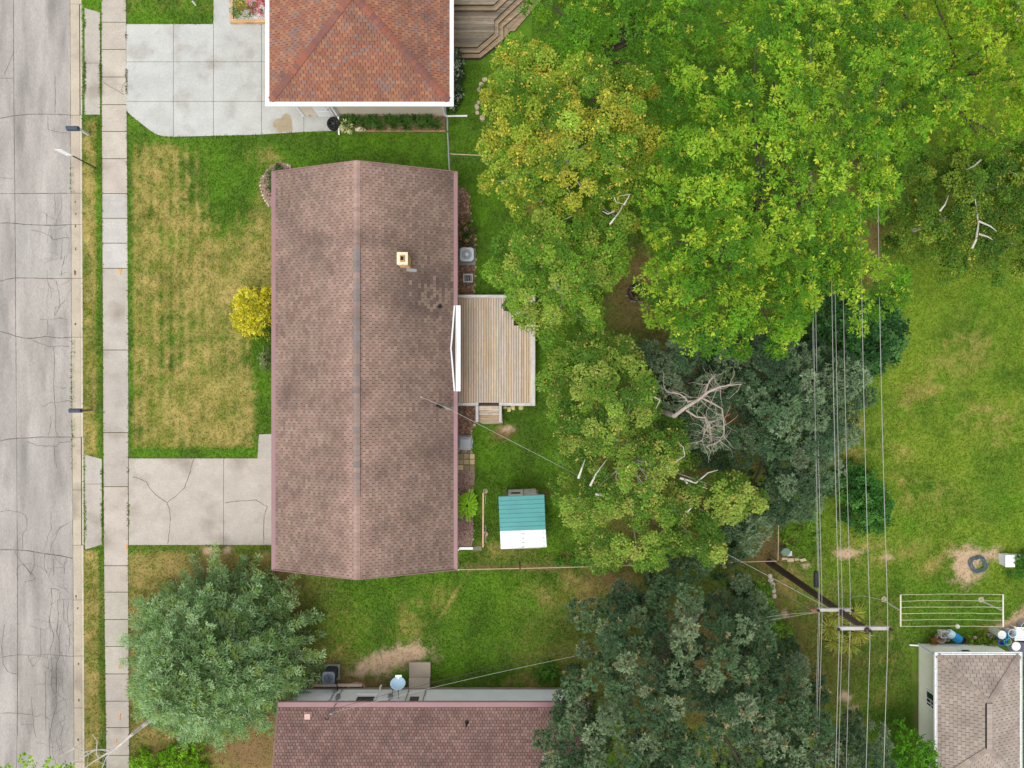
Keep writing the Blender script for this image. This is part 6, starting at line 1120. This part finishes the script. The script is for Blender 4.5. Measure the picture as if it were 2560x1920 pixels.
shrub('young_ash_tree', 'bright green bushy young tree beside the garage wall', 'tree', [(2225, 1850), (2260, 1830), (2290, 1835), (2320, 1860), (2335, 1920), (2335, 2010), (2230, 2010), (2215, 1930)], 1.8, 3.2, [c(84, 142, 36), c(70, 124, 32), c(104, 160, 44), c(92, 150, 34)], 11, sp=.3, K=10, nleaf=7, L_=.13, W_=.06, rr=.16, amp=.25)
shrub('lime_shrub', 'lime green shrub below the blue spruce at the frame edge', 'shrub', [(330, 1905), (360, 1885), (400, 1880), (440, 1865), (490, 1860), (512, 1900), (505, 1990), (330, 1990)], .5, 1.2, [c(120, 176, 36), c(104, 158, 32), c(138, 190, 48)], 12, sp=.28, K=9, L_=.12, W_=.06)
tree('young_maple', 'lime green young maple tips over the road edge', 'tree', [(-90, 1895), (0, 1888), (30, 1878), (50, 1900), (80, 1890), (112, 1874), (150, 1885), (175, 1902), (195, 1925), (190, 2060), (-90, 2060)], 4.0, 5.2, .12, m_bark, 5, None, 13, base=P(226, 2010)[:2], sp=.5, K=8, nleaf=8, L_=.15, W_=.07, pal=[c(140, 186, 36), c(120, 168, 34), c(156, 196, 48)], rr=.2, amp=.3, layers=1, rosette=.04, gap=.3)
shrub('corner_bush', 'green bush behind the white bin at the lot edge', 'bush', [(2530, 1400), (2560, 1388), (2600, 1395), (2610, 1450), (2560, 1450), (2535, 1435)], .4, 1.0, [c(70, 120, 42), c(86, 138, 50)], 14, sp=.24, L_=.11)
shrub('weed_clump', 'green weeds at the end of the white house wall', 'plant', [(1335, 1700), (1350, 1675), (1370, 1660), (1390, 1668), (1388, 1700), (1365, 1706)], .2, .5, [c(70, 118, 40), c(86, 134, 44)], 15)
for i, (px, py, r, lab) in enumerate(((1400, 1408, 9, 'small green sapling at the fence beside the shed'), (1443, 1408, 11, 'brighter green sapling at the fence under the birch'))): shrub('sapling', lab, 'plant', ell(px, py, r, r), .3, .7, [c(92, 150, 44), c(80, 132, 42)], 20+i, sp=.16)
shrub('round_bed_plants', 'low green planting ringed by boulders beneath the yellow-green birch', 'plant', [(1210, 205), (1240, 190), (1268, 205), (1275, 270), (1240, 300), (1205, 285), (1200, 240)], .12, .3, [c(86, 128, 36), c(100, 140, 40), c(74, 112, 34)], 24, sp=.26, K=6, layers=1)
shrub('variegated_vine', 'dark climbing shrub with white-edged leaves along the side wall of the orange-roofed house', 'shrub', [(1124, 125), (1150, 128), (1154, 180), (1150, 240), (1140, 270), (1124, 270)], .3, .9, [c(58, 82, 52), c(48, 70, 44), c(70, 94, 60)], 25, L_=.12, W_=.04, wcol=(c(206, 212, 186), .22))
shrub('weed_row', 'yellow-green weeds between the pots and the pale tank at the garage wall', 'plant', [(2415, 1590), (2440, 1600), (2475, 1588), (2490, 1605), (2480, 1616), (2420, 1612)], .1, .35, [c(130, 160, 50), c(112, 146, 44), c(160, 172, 70)], 26, sp=.16)
# strappy plants: daylilies, hosta, ornamental grasses, fern-leaved sumac
def blades(t, cx, cy, n, L_, W_, pal, rs, z0=.03, out=.8, name='leaves', rbase=.06, segs=2):
    Vs, Cs = [], []
    for _ in range(n):
        a = rs.uniform(0, 2*np.pi); d = np.array([math.cos(a), math.sin(a)]); s = np.array([-d[1], d[0]])*W_/2; l = L_*rs.uniform(.6, 1.15); o = out*rs.uniform(.5, 1.1); colr = np.array(pal[rs.randint(len(pal))])*(1+rs.normal(0, .1)); b = np.array([cx, cy])+d*rs.uniform(0, rbase); prev = (b, z0)
        for k in range(1, segs+1):
            f = k/segs; p = b+d*l*o*f; z = z0+l*(f*1.1-f*f*.85*o)
            w0 = s*(1-(k-1)/segs*.5); w1 = s*(1-f*.75); Vs += [(*(prev[0]-w0), prev[1]), (*(prev[0]+w0), prev[1]), (*(p+w1), z), (*(p-w1), z)]; Cs.append(np.clip(colr*(.9+.2*f), .003, 1)); prev = (p, z)
    V_ = np.array(Vs); V_[:, 2] = np.maximum(V_[:, 2], .03); fastmesh(name, V_, 4, np.array(Cs), m_leaf, t)
rs = np.random.RandomState(77)
for px, py in [(862+i*18+rs.uniform(-5, 5), 302+(i % 2)*12+rs.uniform(-4, 4)) for i in range(14)]:
    x, y, _ = P(px, py); t = thing('daylily', 'strappy dark green daylily clump in the bed below the beige wall', 'plant', (x, y, 0), 'daylilies along the beige wall'); blades(t, x, y, 90, .55, .03, [c(62, 100, 38), c(78, 118, 44), c(52, 86, 34), c(96, 134, 60)], rs, rbase=.12, out=.75, segs=3); MB().lathe(x, y, [(.08, 0), (.05, .06)], 8).build('root_crown', m_mulch, t)
x, y, _ = P(868, 318); t = thing('hosta', 'variegated cream and green hosta beside the black tyre', 'plant', (x, y, 0)); blades(t, x, y, 150, .38, .085, [c(214, 214, 160), c(226, 222, 176), c(120, 140, 64), c(100, 124, 52), c(206, 204, 140)], rs, rbase=.12, out=.95, segs=2); MB().lathe(x, y, [(.1, 0), (.06, .08)], 8).build('root_crown', m_mulch, t)
x, y, _ = P(775, 286); t = thing('small_weed', 'small yellow-green weed in the concrete joint by the house door', 'plant', (x, y, .03)); blades(t, x, y, 26, .2, .03, [c(120, 124, 48), c(140, 120, 60)], rs); MB().lathe(x, y, [(.03, .0), (.02, .05)], 6).build('root_crown', m_mulch, t)
for i, (px, py) in enumerate(((2088, 1542), (2136, 1536), (2074, 1570), (2088, 1604), (2124, 1608), (2146, 1582))):
    x, y, _ = P(px, py, .2); t = thing('ornamental_grass', 'yellow-green ornamental grass tuft in the ring beneath the pole crossarms', 'grass', (x, y, 0), 'grass tufts under the pole'); blades(t, x, y, 170, .72, .03, [c(168, 178, 70), c(142, 160, 54), c(196, 192, 96), c(112, 136, 48), c(172, 146, 84)], rs, rbase=.08, out=.85, segs=3); MB().lathe(x, y, [(.1, 0), (.05, .1)], 8).build('root_crown', m_mulch, t)
x, y, _ = P(1168, 1264, .5); t = thing('sumac', 'lime green fern-leaved sumac beside the gravel bed', 'plant', (x, y, 0)); Vc, Dc = [], []; mb = MB()
for k in range(15):
    a = 2*math.pi*k/15+rs.uniform(-.2, .2); d = np.array([math.cos(a), math.sin(a), 0]); l = rs.uniform(.46, .78)
    for f in np.linspace(.12, 1, 15):
        p = np.array([x, y, .55])+d*l*f+np.array([0, 0, .3*f-.42*f*f])
        for sg in (-1, 1): Vc.append(p); Dc.append(np.array([d[0]*.45-d[1]*sg, d[1]*.45+d[0]*sg, -.15]))
    mb.tube([(x, y, .5), (x+d[0]*l*.5, y+d[1]*l*.5, .6), (x+d[0]*l, y+d[1]*l, .43)], [.01, .008, .004], 5)
Vc = np.array(Vc); Dc = np.array(Dc); fl = np.array([c(158, 216, 48)])*(1+rs.normal(0, .14, (len(Vc), 1))); fastmesh('leaflets', leafquads(Vc, Dc, .15, .045, .2, rs), 4, fl, m_leaf, t); mb.tube([(x, y, 0), (x, y, .55)], .025, 7); mb.build('stem', m_bark, t)
# flowers in the timber planter
for i, (px, py, r, cl_, lab) in enumerate(((600, 8, 17, [c(206, 190, 60), c(150, 150, 60), c(190, 160, 60)], 'yellow-leaved flower clump in the timber planter'), (590, 30, 10, [c(196, 190, 64), c(120, 140, 50)], 'small yellow plant at the corner of the timber planter'), (630, 18, 11, [c(232, 120, 140), c(240, 150, 160), c(226, 100, 110)], 'pink flowers in the gravel of the timber planter'), (655, 2, 13, [c(236, 140, 150), c(244, 180, 176), c(226, 96, 90)], 'pink and red flowers beside the orange-roofed house'), (650, 32, 6, [c(232, 110, 130), c(240, 150, 160)], 'single small pink flower near the timber edge'), (622, 30, 7, [c(90, 140, 50), c(110, 150, 56)], 'small green plant in the white gravel'))):
    t = shrub('flower_clump', lab, 'flower', ell(px, py, r, r), .25, .45, [c(92, 130, 50), c(104, 140, 60)]+cl_*2, 40+i, sp=.12, layers=1, L_=.06, W_=.045)
# ------------------------------------------------------------------ grass blades
rs = np.random.RandomState(5); n = 620000; X = rs.uniform(-21.5, 27.5, n); Y = rs.uniform(-21, 21, n); px = X/H*F+1280; py = 960-Y/H*F
keep = px > KERBX(py)+1; m = 1.2
keep &= ~((px > SWL(py)+m) & (px < SWR(py)-m))
for p in (DRIVE1, WALK1, DRIVE2, WALK2, APRON1, APRON2, *BEDS.values()): keep &= ~pip(p, px, py)
for (a, b, d, e) in ((wl, wr, ws, wn), (-10.6, 3.3, -23, -15.17), (20.0, 24.4, -19, -12.95), (-10.4, -3.3, 13.4, 28), (-2.7, 1.2, -1.1, 4.4), (-.4, 1.4, -7.9, -5.25), (-3.0, 1, 16, 22)): keep &= ~((X > a) & (X < b) & (Y > d) & (Y < e))
X, Y = X[keep], Y[keep]
for (a0, a1, k_) in (((317.2, 62), (317.5, 282), 500), ((322.4, 1147), (322.4, 1361), 350), ((252, 32), (253, 287), 1500), ((212, 22), (213, 286), 900), ((255.5, 1148), (256.5, 1361), 600), ((213, 1137), (214, 1374), 300), ((177, 290), (182, 1400), 700)):
    t_ = rs.rand(k_); t_ = t_[fbm(t_*200, t_*0, 30, 3) > .4]; g0, g1 = P(*a0), P(*a1); X = np.append(X, g0[0]+(g1[0]-g0[0])*t_+rs.normal(0, .02, len(t_))); Y = np.append(Y, g0[1]+(g1[1]-g0[1])*t_)
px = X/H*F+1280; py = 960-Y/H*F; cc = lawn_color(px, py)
bare = np.clip((cc[:, 0]/np.maximum(cc[:, 1], 1e-3)-1.05)*2.2, 0, .75); k2_ = rs.rand(len(X)) > bare; X, Y, cc = X[k2_], Y[k2_], cc[k2_]; n = len(X)
cc = np.clip(cc*(1+rs.normal(0, .15, (n, 1)))*(1+rs.normal(0, .08, (n, 3))), .004, 1)*1.1
a = rs.uniform(0, 2*np.pi, n); l = rs.uniform(.05, .12, n); w_ = rs.uniform(.012, .032, n); d = np.column_stack([np.cos(a), np.sin(a)]); s = np.column_stack([-d[:, 1], d[:, 0]]); B_ = np.column_stack([X, Y]); z = np.full(n, .004)
tilt = rs.uniform(.6, .97, n)[:, None]
V_ = np.stack([np.column_stack([B_-s*w_[:, None], z]), np.column_stack([B_+s*w_[:, None], z]), np.column_stack([B_+d*(l[:, None]*tilt), l*np.sqrt(1-tilt[:, 0]**2)+.012])], 1).reshape(-1, 3)
g_ = fastmesh('grass', V_, 3, cc, m_grass); tag(g_, 'short mown grass, green with dry straw-coloured patches', 'grass', kind='stuff')
